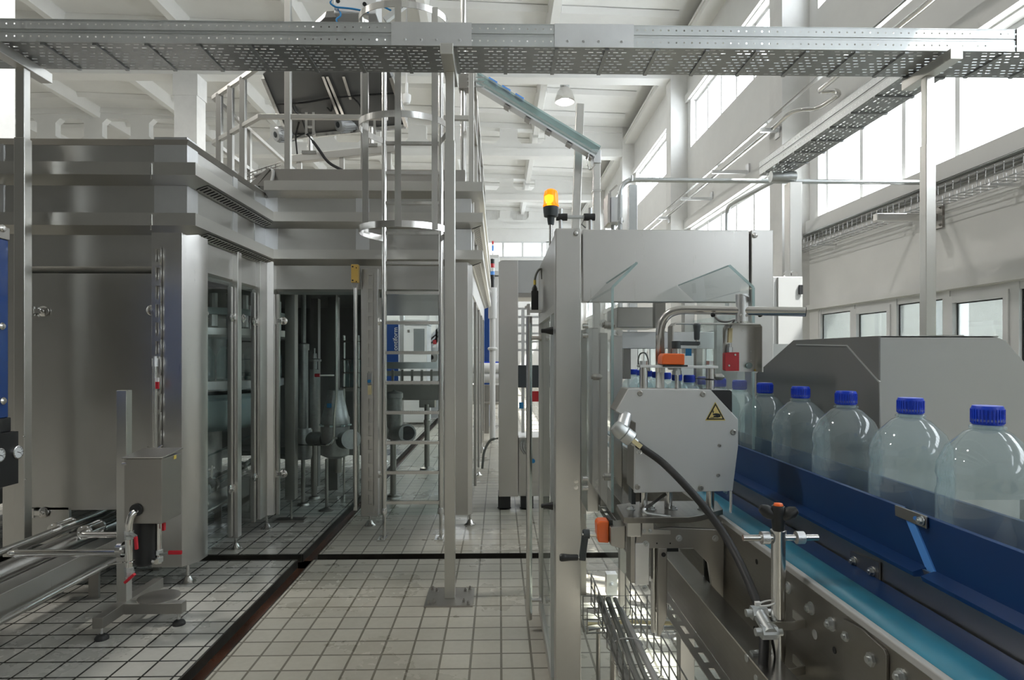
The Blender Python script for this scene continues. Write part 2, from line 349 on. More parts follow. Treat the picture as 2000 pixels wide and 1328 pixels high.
# far wall with its window band and corrugated sheet above
m = MB().box(XL, XW, YF, YF + .3, 0, 6.75).box(XL, XW, YF, YF + .3, 7.55, 11).box(XL, -4, YF, YF + .3, 6.7, 7.6).box(2.5, XW, YF, YF + .3, 6.7, 7.6)
struct(m, 'wall_back', M['wall'])
m = MB(); k = 0
while -4 + k * 1.05 < 2.6: x = -4 + k * 1.05; m.box(x - .06, x + .06, YF - .03, YF + .11, 6.71, 7.59); k += 1
m.box(-4, 2.5, YF - .02, YF + .1, 6.7, 6.8).box(-4, 2.5, YF - .02, YF + .1, 7.5, 7.6)
o = struct(m, 'window_41', M['frame']); MB().box(-4, 2.5, YF + .04, YF + .05, 6.7, 7.6).build('pane', M['win'], o)
m = MB(); pr = []
for k in range(160):
    x = -12 + k * .1; pr += [(x, YF - .05, 8.3), (x + .05, YF - .05, 8.3), (x + .05, YF - .09, 8.3), (x + .1, YF - .09, 8.3)]
n = len(pr); m.faces([V(p) for p in pr] + [V((p[0], p[1], 9.6)) for p in pr], [(i, i + 1, n + i + 1, n + i) for i in range(n - 1)])
struct(m, 'trim_5', M['conc'], thick=.01); portal(-.7, YF + .2, 7.15, 6.5, .8, (-math.pi / 2, 0, 0))
# roof: girders across the hall with eight-cornered openings, sloping slabs with ribs between
RX = -13.5                                             # ridge
def roofz(x): return 9.82 - abs(x - RX) * .0315
def oct_hole(cx, cz, w, h, c): return [(cx - w + c, cz - h), (cx + w - c, cz - h), (cx + w, cz - h + c), (cx + w, cz + h - c), (cx + w - c, cz + h), (cx - w + c, cz + h), (cx - w, cz + h - c), (cx - w, cz - h + c)]
for gi, g in enumerate(BAYS[2:]):
    m = MB(); y = g + .08; th = .26; zb = 8.27
    x = XL - .93; P = 1.55; w, h, c = .47, .37, .15; cz = 9.08
    while x < XW:
        x1 = min(x + P, XW); cx = (x + x1) / 2
        out = [(x, zb), (x1, zb), (x1, roofz(x1)), (x, roofz(x))]
        if x1 - x > P - .01 and x1 < XW - 1.2:
            ho = oct_hole(cx, cz, w, h, c)
            vs = [V((a, y + d, z)) for d in (0, th) for a, z in out + ho]
            quads = [(0, 1, 5, 4), (1, 6, 5), (1, 2, 7, 6), (2, 8, 7), (2, 3, 9, 8), (3, 10, 9), (3, 0, 11, 10), (0, 4, 11)]
            m.faces(vs, quads + [tuple(12 + i for i in q) for q in quads] + [(0, 1, 13, 12), (2, 3, 15, 14)] + [(4 + i, 4 + (i + 1) % 8, 16 + (i + 1) % 8, 16 + i) for i in range(8)])
        else: m.prism([(a, y, z) for a, z in out], (0, th, 0))
        x = x1
    m.box(XL, XW, y - .07, y + th + .07, zb - .006, zb + .26)
    m.prism([(XL, y - .06, roofz(XL) - .18), (RX, y - .06, roofz(RX) - .18), (XW, y - .06, roofz(XW) - .18), (XW, y - .06, roofz(XW)), (RX, y - .06, roofz(RX)), (XL, y - .06, roofz(XL))], (0, th + .12, 0))
    struct(m, 'beam_%d' % (gi + 1), M['ceil'])
m = MB(); m.prism([(XL, YB, roofz(XL)), (RX, YB, roofz(RX)), (XW + T, YB, roofz(XW)), (XW + T, YB, roofz(XW) + .2), (RX, YB, roofz(RX) + .2), (XL, YB, roofz(XL) + .2)], (0, YF - YB, 0))
struct(m, 'ceiling', M['ceil'])
m = MB(); x = RX - 5.9
while x < XW - .5:
    z = roofz(x)
    for b in BAYS[:-1]:
        m.prism([(x - .16, b + .4, z + .02), (x - .09, b + .4, z - .34), (x + .09, b + .4, z - .34), (x + .16, b + .4, z + .02)], (0, 5.7, 0))
        for q in (1.5, 3.2, 4.9): m.prism([(x + .15, b + q - .09, z - .01), (x + .15, b + q, z - .13), (x + .15, b + q + .09, z - .01)], (2.65, 0, roofz(x + 2.8) - z))
    x += 2.95
struct(m, 'trim_6', M['ceil'])
m = MB()
for b, px in ((BAYS[3], -92), (BAYS[4], 340)):
    x0 = ax(px, b); m.box(x0, x0 + .54, b, b + .45, 0, 8.28).box(x0 - .025, x0 + .565, b - .02, b + .47, 7.75, 8.27)
struct(m, 'column_1', M['conc'])
# added fill lights under the ceiling, spaced like further high-bay lamps
for x in (-4.5, -10.5):
    for y in (3, 9, 18, 26): lamp(x, y, 8.2, 110, .5)
# ---- overhead cable tray, its posts, the branch tray --------------------------------------
ZT = 3.32; TY = (3.68, 4.03); TX = (-4.6, 4.5)
def tray_rail(o, u, n, p, flip=1):
    o, u = V(o), V(u).normalized(); up = V((0, 0, 1)); m = MB(); L = n * p
    for z0, h in ((.004, .056), (.078, .052)): m.perf(o + up * z0, u * p, up * h, n, 1, .19, .17, 0)
    s = u.cross(up) * flip
    m.bar(o + up * .069 - s * .006, o + up * .069 - s * .006 + u * L, .004, .022)
    for z in (.061, .077, .131): m.bar(o + up * z - s * .003, o + up * z - s * .003 + u * L, .009, .004)
    m.bar(o + up * .002 - s * .012, o + up * .002 - s * .012 + u * L, .026, .005)
    return m
t = thing('cable_tray', 'long perforated steel cable tray crossing the whole hall overhead', 'cable tray', (0, 3.85, ZT))
n = int((TX[1] - TX[0]) / .0465)
tray_rail((TX[0], TY[0], ZT), (1, 0, 0), n, .0465).build('side_rail', M['galv'], t)
tray_rail((TX[0], TY[1], ZT), (1, 0, 0), n, .0465, -1).build('side_rail', M['galv'], t)
m = MB(); n = int((TX[1] - TX[0]) / .05); nr = 9
m.perf((TX[0], TY[0] + .005, ZT), (.05, 0, 0), (0, (TY[1] - TY[0] - .01) / nr, 0), n, nr, .6, .3, .5, lambda i, j: i % 6 == 5)
k = 0; x = TX[0] + .14
while x < TX[1]: m.box(x - .011, x + .011, TY[0] + .01, TY[1] - .01, ZT - .012, ZT - .001); x += .3
m.build('perforated_bed', M['bed'], t, thick=.0015)
for px in (764, 1083, 1987):
    x0 = ax(px, 3.67); x1 = x0 + .47; m = MB().box(x0, x1, TY[0] - .008, TY[0] - .002, ZT - .003, ZT + .134)
    for q in (.17, .37, .56, .85):
        x = x0 + .47 * q; m.box(x - .028, x + .028, TY[0] - .0085, TY[0] - .007, ZT + .03, ZT + .035).bolt((x, TY[0] - .008, ZT + .033), (0, -1, 0), .008, .008)
    m.build('splice_plate', M['alu'], t)
def post(px, label, far=None, Y=3.87, base=True, w=.064):
    x = ax(px, Y); o = thing('tray_post', label, 'support post', (x, Y, 0))
    MB().box(x - w / 2, x + w / 2, Y - w / 2, Y + w / 2, .008, 2.82).build('lower_tube', M['hstrip'], o, bev=.004)
    a = w / 2 - .006; MB().box(x - a, x + a, Y - a, Y + a, 2.8, ZT - .075).build('upper_tube', M['hstrip'], o, bev=.004)
    MB().box(x - .037, x + .037, TY[0] - .06, TY[1] + .04, ZT - .076, ZT - .013).build('cross_arm', M['hstrip'], o, bev=.003)
    p = MB().box(x - .145, x + .145, Y - .145, Y + .145, 0, .009)
    for a in (-1, 1):
        for b in (-1, 1):
            p.bolt((x + a * .118, Y + b * .118, .009), (0, 0, 1), .009, .016).bolt((x + a * .09, Y + b * .088, .009), (0, 0, 1), .008, .012).cyl((x + a * .09, Y + b * .088, .01), (x + a * .09, Y + b * .088, .032), .004)
    p.build('base_plate', M['dsteel'], o); return o
post(45, 'steel tray post beside the blue cabinet at the left edge', 0)
post(879, 'steel tray post with bolted base plate standing in front of the ladder')
post(1812, 'steel tray post rising behind the grey conveyor cover by the wall')
# branch towards the window bays
BX = (2.63, 2.91); BY = (4.03, 6.27)
t = thing('cable_tray', 'short perforated branch tray running back from the main tray along the windows', 'cable tray', (2.77, 5.1, ZT))
n = int((BY[1] - BY[0]) / .0465)
tray_rail((BX[0], BY[0], ZT), (0, 1, 0), n, .0465, -1).build('side_rail', M['galv'], t); tray_rail((BX[1], BY[0], ZT), (0, 1, 0), n, .0465).build('side_rail', M['galv'], t)
m = MB(); m.perf((BX[0], BY[1], ZT), (0, -.05, 0), (.28 / 7, 0, 0), 44, 7, .6, .3, .5, lambda i, j: i % 6 == 5)
y = BY[1] - .14
while y > BY[0]: m.box(BX[0], BX[1], y - .011, y + .011, ZT - .012, ZT - .001); y -= .3
m.build('perforated_bed', M['bed'], t, thick=.0015)
Y4 = 6.05; x = ax(1549, Y4); t = thing('tray_post', 'steel post under the far end of the branch tray behind the grey cabinet', 'support post', (x, Y4, 0))
MB().box(x - .06, x + .06, Y4 - .06, Y4 + .06, 0, 3.18).build('tube', M['hstrip'], t, bev=.004)
MB().cyl((BX[0] + .02, Y4, ZT - .075), (BX[1] - .02, Y4, ZT - .075), .055).build('clamp_bar', M['galv'], t)
MB().box(x - .1, x + .1, Y4 - .1, Y4 + .1, 0, .012).build('base_plate', M['dsteel'], t)
# ---- pipes and fittings on the window wall -------------------------------------------------
def pipe_y(px, py, X): return atx(px, py, X)
t = thing('wall_pipe', 'upper of two slim pipes running along the window wall on brackets', 'pipe', (4.0, 11, 4.9))
MB().tube([(3.98, 2.6, 4.96), (3.98, 22, 4.96)], .035, 10).build('pipe', M['tubes'], t)
for y in (11.43, 13.4): MB().bar((3.92, y, 4.88), (4.6, y, 4.88), .05, .06).box(4.57, 4.61, y - .07, y + .07, 4.74, 5.02).build('bracket', M['alu'], t)
for y in (9.3, 15.3): MB().bar((3.92, y, 4.88), (4.2, y, 4.88), .05, .06).box(4.17, 4.2, y - .07, y + .07, 4.76, 5.0).build('bracket', M['alu'], t)
pts = [(4.1, 22, 4.9), V((4.1, 9.2, 4.9)), at(1543, 220, 8.75), at(1564, 213, 8.6), at(1596, 213, 8.5), at(1640, 184, 8.2), at(1632, 177, 8.15), at(1596, 180, 8.3), at(1632, 150, 7.8), at(1800, 16, 6.05), at(1900, -70, 5.3)]
solo(MB().tube(pts, .035, 10, .12, 4), 'wall_pipe', M['tubes'], 'lower wall pipe with a zigzag bend below the tray', 'pipe')
# lightweight basket tray under the sill
t = thing('wire_basket_tray', 'narrow wire mesh tray running along the wall below the near windows', 'cable tray', (4.45, 6.5, 3.02))
m = MB(); y0, y1 = 3.65, 9.15
for x, z in ((4.31, 3.02), (4.41, 3.02), (4.50, 3.02), (4.31, 3.08), (4.31, 3.15), (4.50, 3.08)): m.tube([(x, y0, z), (x, y1, z)], .0055, 5)
y = y0
while y < y1: m.tube([(4.31, y, 3.16), (4.31, y, 3.02), (4.50, y, 3.02), (4.50, y, 3.12)], .0055, 5); y += .1
m.build('mesh', M['alu'], t)
y = 3.9
while y < 9: MB().box(4.30, 4.58, y - .015, y + .015, 2.99, 3.01).build('bracket', M['alu'], t); y += 1.5
m = MB().tube([(4.52, 3.65, 3.27), (4.52, 9.15, 3.27)], .028, 10); solo(m, 'wall_pipe', M['galv'], 'steel conduit fixed along the wall directly above the wire mesh tray', 'pipe')
m = MB().tube([(4.56, 3.65, 3.21), (4.56, 9.15, 3.21)], .02, 8); solo(m, 'wall_pipe', M['galv'], 'thinner conduit hidden between the wire mesh tray and the sill conduit', 'pipe')
Yb = 6.46; z = az(425, Yb, 1780); t = thing('wall_bracket', 'square steel arm sticking out of the wall beside the right tray post', 'bracket', (4.3, Yb, z))
MB().bar((ax(1709, Yb), Yb, z), (4.59, Yb, z), .07, .075).build('arm', M['tubes'], t, bev=.004)
m = MB().box(4.575, 4.6, Yb - .1, Yb + .1, z - .12, z + .12)
for a in (-1, 1):
    for b in (-1, 1): m.bolt((4.575, Yb + a * .07, z + b * .09), (-1, 0, 0), .012)
m.build('wall_plate', M['dsteel'], t)
for px in (1718, 1745): MB().tube([at(px - 6, 412, Yb), at(px, 408, Yb), at(px + 4, 418, Yb), at(px + 4, 424, Yb)], .007, 6).build('hook', M['tubes'], t)
# conduit that spans to the wall
Yp = 6.5; zc = az(351, Yp, 1230)
pts = [at(1211, 694, Yp) - V((0, 0, 1.5)), V((ax(1211, Yp), Yp, zc)), V((4.5, Yp, az(357, Yp, 1840)))]
t = thing('conduit_pipe', 'grey steel conduit rising behind the hood and bending across to the wall', 'pipe', (ax(1211, Yp), Yp, 0))
MB().tube(pts, .025, 12, .16, 6).build('pipe', M['galv'], t)
for px, py in ((1233, 350), (1212, 432)):
    p = at(px, py, Yp); MB().cyl(p - V((0, .03, .03)), p - V((0, .03, -.03)), .012).box(p.x - .03, p.x + .03, p.y - .03, p.y + .03, p.z - .008, p.z + .008).build('clamp', M['galv'], t)
a, b = ax(1227, 7), ax(1243, 7); solo(MB().box(a, b, 6.95, 7.05, 0, az(363, 7, 1235)), 'support_post', M['galv'], 'plain square steel post just right of the bent conduit', 'support post', bev=.004)
t = thing('junction_box', 'pale metal box mounted high behind the hood left of the conduit', 'electrical box', at(1197, 440, 8))
a, b = at(1190, 437, 8), at(1210, 388, 8); MB().box(a.x, b.x, 7.9, 8.3, a.z, b.z).build('housing', M['matte'], t, bev=.01)
MB().bar((a.x - .03, 8, a.z - .02), (a.x - .03, 8, b.z + .03), .03, .3).build('back_rail', M['dsteel'], t); MB().cyl((a.x + .07, 8.1, 0), (a.x + .07, 8.1, a.z), .03).build('stand', M['galv'], t)
MB().tube([(a.x + .03, 8.1, b.z), (a.x + .03, 8.1, b.z + .12), (a.x + .12, 8.1, b.z + .2)], .012, 6).build('gland', M['dsteel'], t)
# bent drain pipe in front of the next bay's lower windows
pts = [V((ax(1420, 9.5), 9.5, 0)), at(1420, 408, 9.5), at(1428, 398, 9.3), at(1515, 352, 8.6)]
solo(MB().tube(pts, .03, 10, .12, 5), 'conduit_pipe', M['galv'], 'bent conduit slanting up in front of the far lower windows', 'pipe')
# high-bay lamp
Yl = 17.4; p = at(1103, 200, Yl); top = at(1103, 158, Yl).z
t = thing('high_bay_lamp', 'bell-shaped high-bay lamp hanging under the ceiling', 'lamp', p)
MB().lathe([(.27, 0), (.275, .02), (.26, .12), (.2, .3), (.12, .4), (.11, .42)], p, cap=False).build('reflector', M['tubes'], t, thick=.006)
MB().lathe([(.12, .42), (.13, .44), (.13, .6), (.09, .64), (0, .64)], p).build('gear_housing', M['galv'], t)
MB().lathe([(0, .1), (.06, .12), (.07, .22), (.04, .38)], p).build('bulb', M['bulb'], t)
MB().tube([p + V((0, 0, .62)), V((p.x, p.y, roofz(p.x) - .02))], .012, 6).build('hanger', M['dsteel'], t)
l = bpy.data.lights.new('high_bay_light', 'POINT'); o = bpy.data.objects.new('high_bay_light', l); C.objects.link(o); l.energy = 60; l.shadow_soft_size = .1; o.location = p + V((0, 0, .05))
# small dome camera
p = at(794, 195, 12); t = thing('dome_camera', 'small white dome camera hanging on a thin rod behind the ladder cage', 'camera', p)
MB().cyl(p, p + V((0, 0, .32)), .03).tube([p + V((0, 0, .3)), V((p.x, p.y, roofz(p.x)))], .015, 6).build('rod', M['white'], t)
MB().lathe([(0, -.09), (.06, -.07), (.085, 0), (.085, .09), (.03, .12)], p).build('housing', M['white'], t)
# ---- large stainless machine housing on the left ---------------------------------------------
A_, B_, C_, D_, E_ = (-4.7, 4.1), (-2.03, 4.1), (-2.03, 5.46), (-.25, 5.46), (-.25, 10.5)
P3 = lambda *q: [V((a, b, 0)) for a, b in q]
t = thing('machine_housing', 'large stainless steel bottling machine housing with glass doors and stepped ledges', 'machine', (-2.3, 7, 0))
def sw(name, prof, pts, mat, **k): return MB().sweep(prof, P3(*pts), 1).build(name, mat, t, **k)
sw('upper_panel', [(0, 2.075), (0, 2.89), (-.04, 2.89), (-.04, 2.03)], (A_, B_, C_), M['panel'])
sw('upper_panel', [(0, 2.075), (0, 3.02), (-.04, 3.02), (-.04, 2.03)], (C_, D_, E_), M['panel'])
LG = [(-.01, .08), (.11, .08), (.11, 0), (0, -.042), (-.01, -.042)]
for z in (2.321, 2.641):
    sw('ledge', [(o, z + u) for o, u in LG], (A_, B_, C_, D_, E_), M['hstrip'])
    for a, b, c in ((B_[1] + .1, C_[1], B_[0]), (D_[1], E_[1], D_[0])):
        n = int((b - a - .06) / .05); MB().prism([(c + .015, a, z - .0385), (c + .09, a, z - .010), (c + .09, a, z - .012), (c + .015, a, z - .0405)], (0, n * .05, 0)).build('vent_backing', M['dark'], t)
        MB().perf((c + .015, a, z - .0425), (0, .05, 0), (.075, 0, .0285), n, 1, .5, .72, 0).build('vent_strip', M['hstrip'], t, thick=.001)
sw('ledge', [(o, 2.905 + u) for o, u in LG], ((-2.0, 5.46), D_, E_), M['hstrip'])
sw('roof_rim', [(.004, 2.86), (.02, 2.895), (-.05, 2.895), (-.05, 2.86)], (A_, B_, C_), M['dsteel'])
m = MB().prism([(-2.12, 5.5, 2.98), (-1.98, 5.5, 3.13), (-.3, 5.5, 3.13), (-.3, 5.5, 2.98)], (0, .06, 0)).prism([(-2.2, 5.5, 2.98), (-2.12, 5.5, 2.98), (-2.0, 5.5, 3.13), (-2.02, 5.5, 3.14)], (0, .4, 0)); m.build('roof_upstand', M['dsteel'], t)
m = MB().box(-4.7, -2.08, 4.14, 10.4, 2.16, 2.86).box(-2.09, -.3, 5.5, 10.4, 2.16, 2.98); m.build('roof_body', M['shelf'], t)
m = MB().box(-4.7, -1.64, 8.8, 8.85, .1, 2.2).box(-4.75, -4.7, 4.1, 10.4, .1, 2.9); m.build('rear_panel', M['flatgrey'], t)
# bright covers that cap the corners between the ledges
def cover(pts, z0, z1): MB().sweep([(.006, z0), (.006, z1), (.001, z1), (.001, z0)], P3(*pts), 1).build('corner_cover', M['alu'], t)
for z0, z1 in ((2.725, 2.915), (2.404, 2.60)):
    cover(((-2.235, 4.1), B_, (-2.03, 4.24)), z0, z1); cover(((-2.03, 4.8), (-2.03, 4.88)), z0, z1)
    cover(((-2.03, 5.22), C_, (-1.92, 5.46)), z0, z1); cover(((-.44, 5.46), D_, (-.25, 5.6)), z0, z1)
    cover(((-1.245, 5.46), (-1.13, 5.46)), z0, z1)
cover(((-3.22, 4.1), (-3.195, 4.1)), 2.725, 2.89); cover(((-3.22, 4.1), (-3.195, 4.1)), 2.404, 2.6)
for z in (2.6, 2.28):
    m = MB().box(-2.20, -2.192, 3.984, 3.99, z + .01, z + .11); m.build('seam_strip', M['tubes'], t)
# front left door, its recess and frame
m = MB().box(-3.055, -2.25, 4.095, 4.12, .5, 2.03).box(-3.055, -2.78, 4.095, 4.12, .28, .52).box(-2.42, -2.25, 4.095, 4.12, .2, .52); m.build('door_panel', M['panel'], t, bev=.003)
m = MB().box(-3.2, -3.07, 4.09, 4.14, .2, 2.33).box(-4.7, -3.2, 4.1, 4.14, .85, 2.1); m.build('door_frame', M['hstrip'], t, bev=.003)
m = MB().prism([(-2.24, 4.07, .135), (-2.045, 4.07, .135), (-1.985, 4.165, .135), (-1.985, 4.3, .135), (-2.24, 4.3, .135)], (0, 0, 2.17)); m.build('corner_column', M['steel'], t, bev=.003)
MB().box(-2.06, -1.99, 4.80, 4.87, .11, 2.33).build('mullion', M['steel'], t, bev=.003)
m = MB().box(-2.05, -2.02, 4.755, 4.79, .13, 2.02).box(-2.05, -2.02, 5.20, 5.235, .12, 2.02); m.build('door_edge', M['steel'], t, bev=.002)
m = MB().prism([(-2.06, 5.25, .13), (-1.99, 5.25, .13), (-1.985, 5.38, .13), (-1.935, 5.40, .13), (-1.93, 5.50, .13), (-2.06, 5.5, .13)], (0, 0, 2.2)); m.build('inner_corner_column', M['steel'], t, bev=.003)
MB().box(-1.93, -1.905, 5.445, 5.48, .12, 2.03).build('door_edge', M['steel'], t, bev=.002)
x0, x1 = ax(705, 5.42), ax(738, 5.42); MB().box(x0, x1, 5.42, 5.5, .11, 2.25).build('centre_column', M['steel'], t, bev=.003)
MB().box(x1 + .01, x1 + .04, 5.445, 5.47, .12, 2.0).build('door_edge', M['steel'], t, bev=.002)
x0, x1 = ax(866, 5.42), ax(888, 5.42); MB().box(x0, x1, 5.44, 5.5, .11, 2.25).build('door_edge', M['steel'], t, bev=.003)
m = MB().prism([(ax(888, 5.4), 5.40, .12), (-.27, 5.40, .12), (-.235, 5.44, .12), (-.235, 5.55, .12), (ax(888, 5.4), 5.55, .12)], (0, 0, 2.2)); m.build('end_column', M['steel'], t, bev=.003)
for y in (6.6, 7.7, 8.8, 9.9): MB().box(-.27, -.24, y, y + .07, .12, 2.06).build('mullion', M['steel'], t, bev=.003)
for a, b in (((-2.036, 4.3), (-2.028, 4.8)), ((-2.036, 4.87), (-2.028, 5.25))): MB().box(a[0], b[0], a[1], b[1], .14, 2.05).build('glass_door', M['glass'], t)
MB().box(-1.91, ax(705, 5.45), 5.452, 5.46, .11, 2.05).build('glass_door', M['glass'], t)
MB().box(ax(741, 5.45), ax(868, 5.45), 5.452, 5.46, .11, 2.05).build('glass_door', M['glass'], t)
for y in (5.55, 6.67, 7.77, 8.87): MB().box(-.262, -.254, y, y + 1.03, .11, 2.05).build('glass_door', M['glass'], t)
def hinge(p, nrm, side, plate=True):
    p, nn, s = V(p), V(nrm), V(side); z = V((0, 0, 1)); m = MB()
    m.lathe([(.034, 0), (.034, .008), (.026, .012), (.012, .014), (.01, .024), (0, .026)], p, nn, 20)
    if plate:
        m.bar(p + s * .015 + nn * .008, p + s * .06 + nn * .008, .02, .03, nn.cross(s)).bar(p + s * .06 - z * .03 + nn * .012, p + s * .06 + z * .03 + nn * .012, .016, .016, nn)
        m.bar(p + s * .085 - z * .026 + nn * .01, p + s * .085 + z * .026 + nn * .01, .012, .02, nn)
    m.build('hinge', M['tubes'], t)
for py in (608, 1001): hinge(at(86, py, 4.09), (0, -1, 0), (-1, 0, 0))
hinge(at(297, 606, 4.09), (0, -1, 0), (1, 0, 0), False)
for px, py, s in ((400, 612, -1), (452, 620, 1), (474, 622, -1), (495, 628, 1), (400, 985, -1), (449, 956, 1), (497, 932, 1)):
    hinge(atx(px, py, -2.025), (1, 0, 0), (0, s, 0), s > 0)
for py in (627, 925): hinge(at(554, py, 5.45), (0, -1, 0), (-1, 0, 0)); hinge(at(738, py + 1, 5.45), (0, -1, 0), (-1, 0, 0), True)
def foot(x, y, z, par, r=.011):
    MB().cyl((x, y, .03), (x, y, z), r, n=10).lathe([(.05, 0), (.05, .008), (.03, .02), (.018, .045), (.011, .05)], (x, y, 0), (0, 0, 1), 18).build('foot', M['tubes'], par)
for p in (fl(367, 1138), fl(460, 1072), fl(521, 1033), fl(723, 1027), fl(918, 1025)): foot(p.x, p.y, .16, t)
for x, y in ((-3.15, 4.18), (-.26, 7.8), (-.26, 9.9), (-4.5, 4.4), (-4.5, 8.5), (-1.6, 8.8)): foot(x, y, .3, t)
# slotted cable strip and light curtain rod at the corner, slotted strip on the centre column
def slotstrip(x, y, z0, z1, w, px_, py_):
    m = MB().perf((x - w / 2, y, z0), (w, 0, 0), (0, 0, .118), 1, int((z1 - z0) / .118), .62, .72, 0); m.build('slotted_strip', M['hstrip'], t, thick=.012)
slotstrip(ax(311, 4.07), 4.055, .9, 2.285, .04, 0, 0); slotstrip(ax(723, 5.4), 5.4, .2, 2.24, .05, 0, 0)
p = at(722, 742, 5.38); m = MB().box(p.x - .02, p.x + .02, p.y - .01, p.y + .02, p.z - .04, p.z + .06); m.build('key_switch', M['ivory'], t, bev=.004)
MB().cyl(p + V((0, -.01, -.01)), p + V((0, -.03, -.01)), .014).build('push_button', M['lbl'], t); q = at(722, 757, 5.38); MB().box(q.x - .014, q.x + .014, q.y - .01, q.y + .01, q.z - .06, q.z + .02).build('key_tag', M['cream'], t)
# rods carried by the housing
xr = ax(303, 4.03); zt, zb = az(706, 4.03), az(882, 4.03)
r = thing('sensor_rod', 'thin steel sensor rod with red sticker leaning on the corner column at left', 'sensor', (xr, 4.03, zb))
MB().cyl((xr, 4.03, zb), (xr, 4.03, zt - .02), .014).build('tube', M['tubes'], r)
MB().cyl((xr, 4.03, zt - .03), (xr, 4.03, zt + .02), .019, n=12).cyl((xr, 4.03, zt + .02), (xr, 4.03, zt + .035), .011).build('end_cap', M['alu'], r)
MB().bar((xr - .03, 4.03, zb + .02), (xr + .05, 4.06, zb + .02), .02, .02).tube([(xr - .04, 4.02, zb + .04), (xr - .02, 4.0, zb + .03), (xr + .02, 4.0, zb + .02), (xr + .05, 4.02, zb + .05)], .006, 6).build('clamp', M['tubes'], r)
q = at(306, 750, 4.01); MB().box(q.x - .006, q.x + .014, 4.006, 4.016, q.z - .03, q.z + .014).build('red_sticker', M['red'], r); MB().box(q.x - .006, q.x + .014, 4.006, 4.016, q.z + .014, q.z + .04).build('white_sticker', M['white'], r)
xr = ax(694, 5.3); r = thing('safety_sensor_rod', 'long thin rod with ochre sensor head hanging in front of the glass door', 'sensor', (xr, 5.3, .2))
MB().cyl((xr, 5.3, az(995, 5.3)), (xr, 5.3, az(556, 5.3)), .017, n=14).build('tube', M['tubes'], r)
a, b = az(556, 5.3), az(518, 5.3); MB().box(xr - .03, xr + .03, 5.27, 5.33, a + .01, b).build('sensor_head', M['ochre'], r, bev=.005)
m = MB()
for z in (a + .03, b - .02): m.cyl((xr - .015, 5.268, z), (xr - .015, 5.27, z), .007).cyl((xr + .015, 5.268, z - .01), (xr + .015, 5.27, z - .01), .005)
m.build('screw', M['dark'], r)
MB().prism([(xr - .028, 5.28, a + .01), (xr + .028, 5.28, a + .01), (xr + .015, 5.28, a - .03), (xr - .015, 5.28, a - .03)], (0, .04, 0)).build('fork', M['tubes'], r)
# ---- inside the housing -----------------------------------------------------------------------
def inz(y, Y): return az(y, Y, 640)
r = thing('filling_carousel', 'pale teal round filling carousel behind the side glass doors', 'filling machine', (-3.05, 6.2, .1))
cc = (-3.05, 6.2, 0)
MB().lathe([(0, .80), (.60, .80), (.70, .86), (.74, .96), (.74, 1.09), (.70, 1.11), (.70, 1.14), (0, 1.14)], cc, n=48).build('drum', M['tealdrum'], r)
MB().lathe([(.2, 1.14), (.85, 1.19), (.88, 1.2), (.88, 1.27), (.2, 1.27)], cc, n=48).build('bottle_table', M['alu'], r)
MB().lathe([(0, .1), (.3, .1), (.3, .8), (0, .8)], cc).build('pedestal', M['cast'], r)
MB().lathe([(.35, 1.27), (.35, 2.16), (0, 2.16)], cc).build('core', M['dgrey'], r)
MB().lathe([(.3, 1.66), (.93, 1.66), (.95, 1.68), (.95, 1.74), (.3, 1.76)], cc, n=48).build('neck_ring', M['steel'], r)
m = MB()
for k in range(36):
    a = 2 * math.pi * k / 36; x, y = cc[0] + .82 * math.cos(a), cc[1] + .82 * math.sin(a); m.cyl((x, y, 1.76), (x, y, 2.05), .035, n=8)
m.build('filling_valves', M['alu'], r)
MB().lathe([(.7, 1.86), (.9, 1.86), (.9, 1.92), (.7, 1.92)], cc, n=48).build('hose_ring', M['tealdrum'], r)
def bottle_bm(r=.08, h=.33, cap=True):
    b = MB(); k = r / .08
    b.lathe([(0, .012), (r * .55, 0), (r * .95, .006), (r, .03), (r, .07), (r * .94, .08), (r * .94, .10), (r, .11), (r, .17), (r * .96, .18), (r * .96, .195), (r, .205), (r * .97, .225), (r * .8, .255), (r * .45, .283), (.022, .29), (.022, .302), (.026, .303), (.026, .307), (.022, .308)], n=24)
    return b
bt = None
for k in range(18):
    a = -1.75 + k * .165; x, y = cc[0] + .80 * math.cos(a), cc[1] + .80 * math.sin(a)
    if bt is None:
        bt = thing('water_bottle', 'clear water bottle standing on the filling carousel behind glass', 'bottle', (x, y, 1.271), 'bottles on the filling carousel')
        b = bottle_bm(.062); bmesh.ops.translate(b.bm, verts=b.bm.verts, vec=V((x, y, 1.271))); b.build('body', M['pet2'], bt); org = V((x, y, 1.271))
    else: dup(bt, V((x, y, 1.271)) - org, bt['label'])
# pipes and vessels in front of it
Yv = 6.12
def px2(px, Y): return ax(px, Y)
def vlathe(o, name, px, rows, Y, mat, par):
    x = ax(px, Y); MB().lathe([(w * Y / F, inz(y, Y)) for w, y in rows], (x, Y, 0)).build(name, mat, par)
r = thing('filter_vessel', 'blasted steel vessel with conical top and side port inside the housing', 'vessel', (ax(655, Yv), Yv, 0))
vlathe(r, 'body', 655, [(0, 894), (14, 894), (26, 888), (27, 832), (25, 831), (25, 828), (27, 827), (27, 816), (25, 812), (15, 770), (15, 762), (0, 762)], Yv, M['cast'], r)
p = at(676, 860, Yv); MB().cyl(at(664, 860, Yv), at(684, 858, Yv - .22), .08, n=24).cyl(at(683, 858, Yv - .2), at(686, 858, Yv - .25), .092, n=24).build('side_port', M['cast'], r)
q = at(643, 792, Yv - .13); MB().box(q.x - .02, q.x + .02, q.y - .012, q.y + .005, q.z - .02, q.z + .02).build('blue_label', M['lbl'], r)
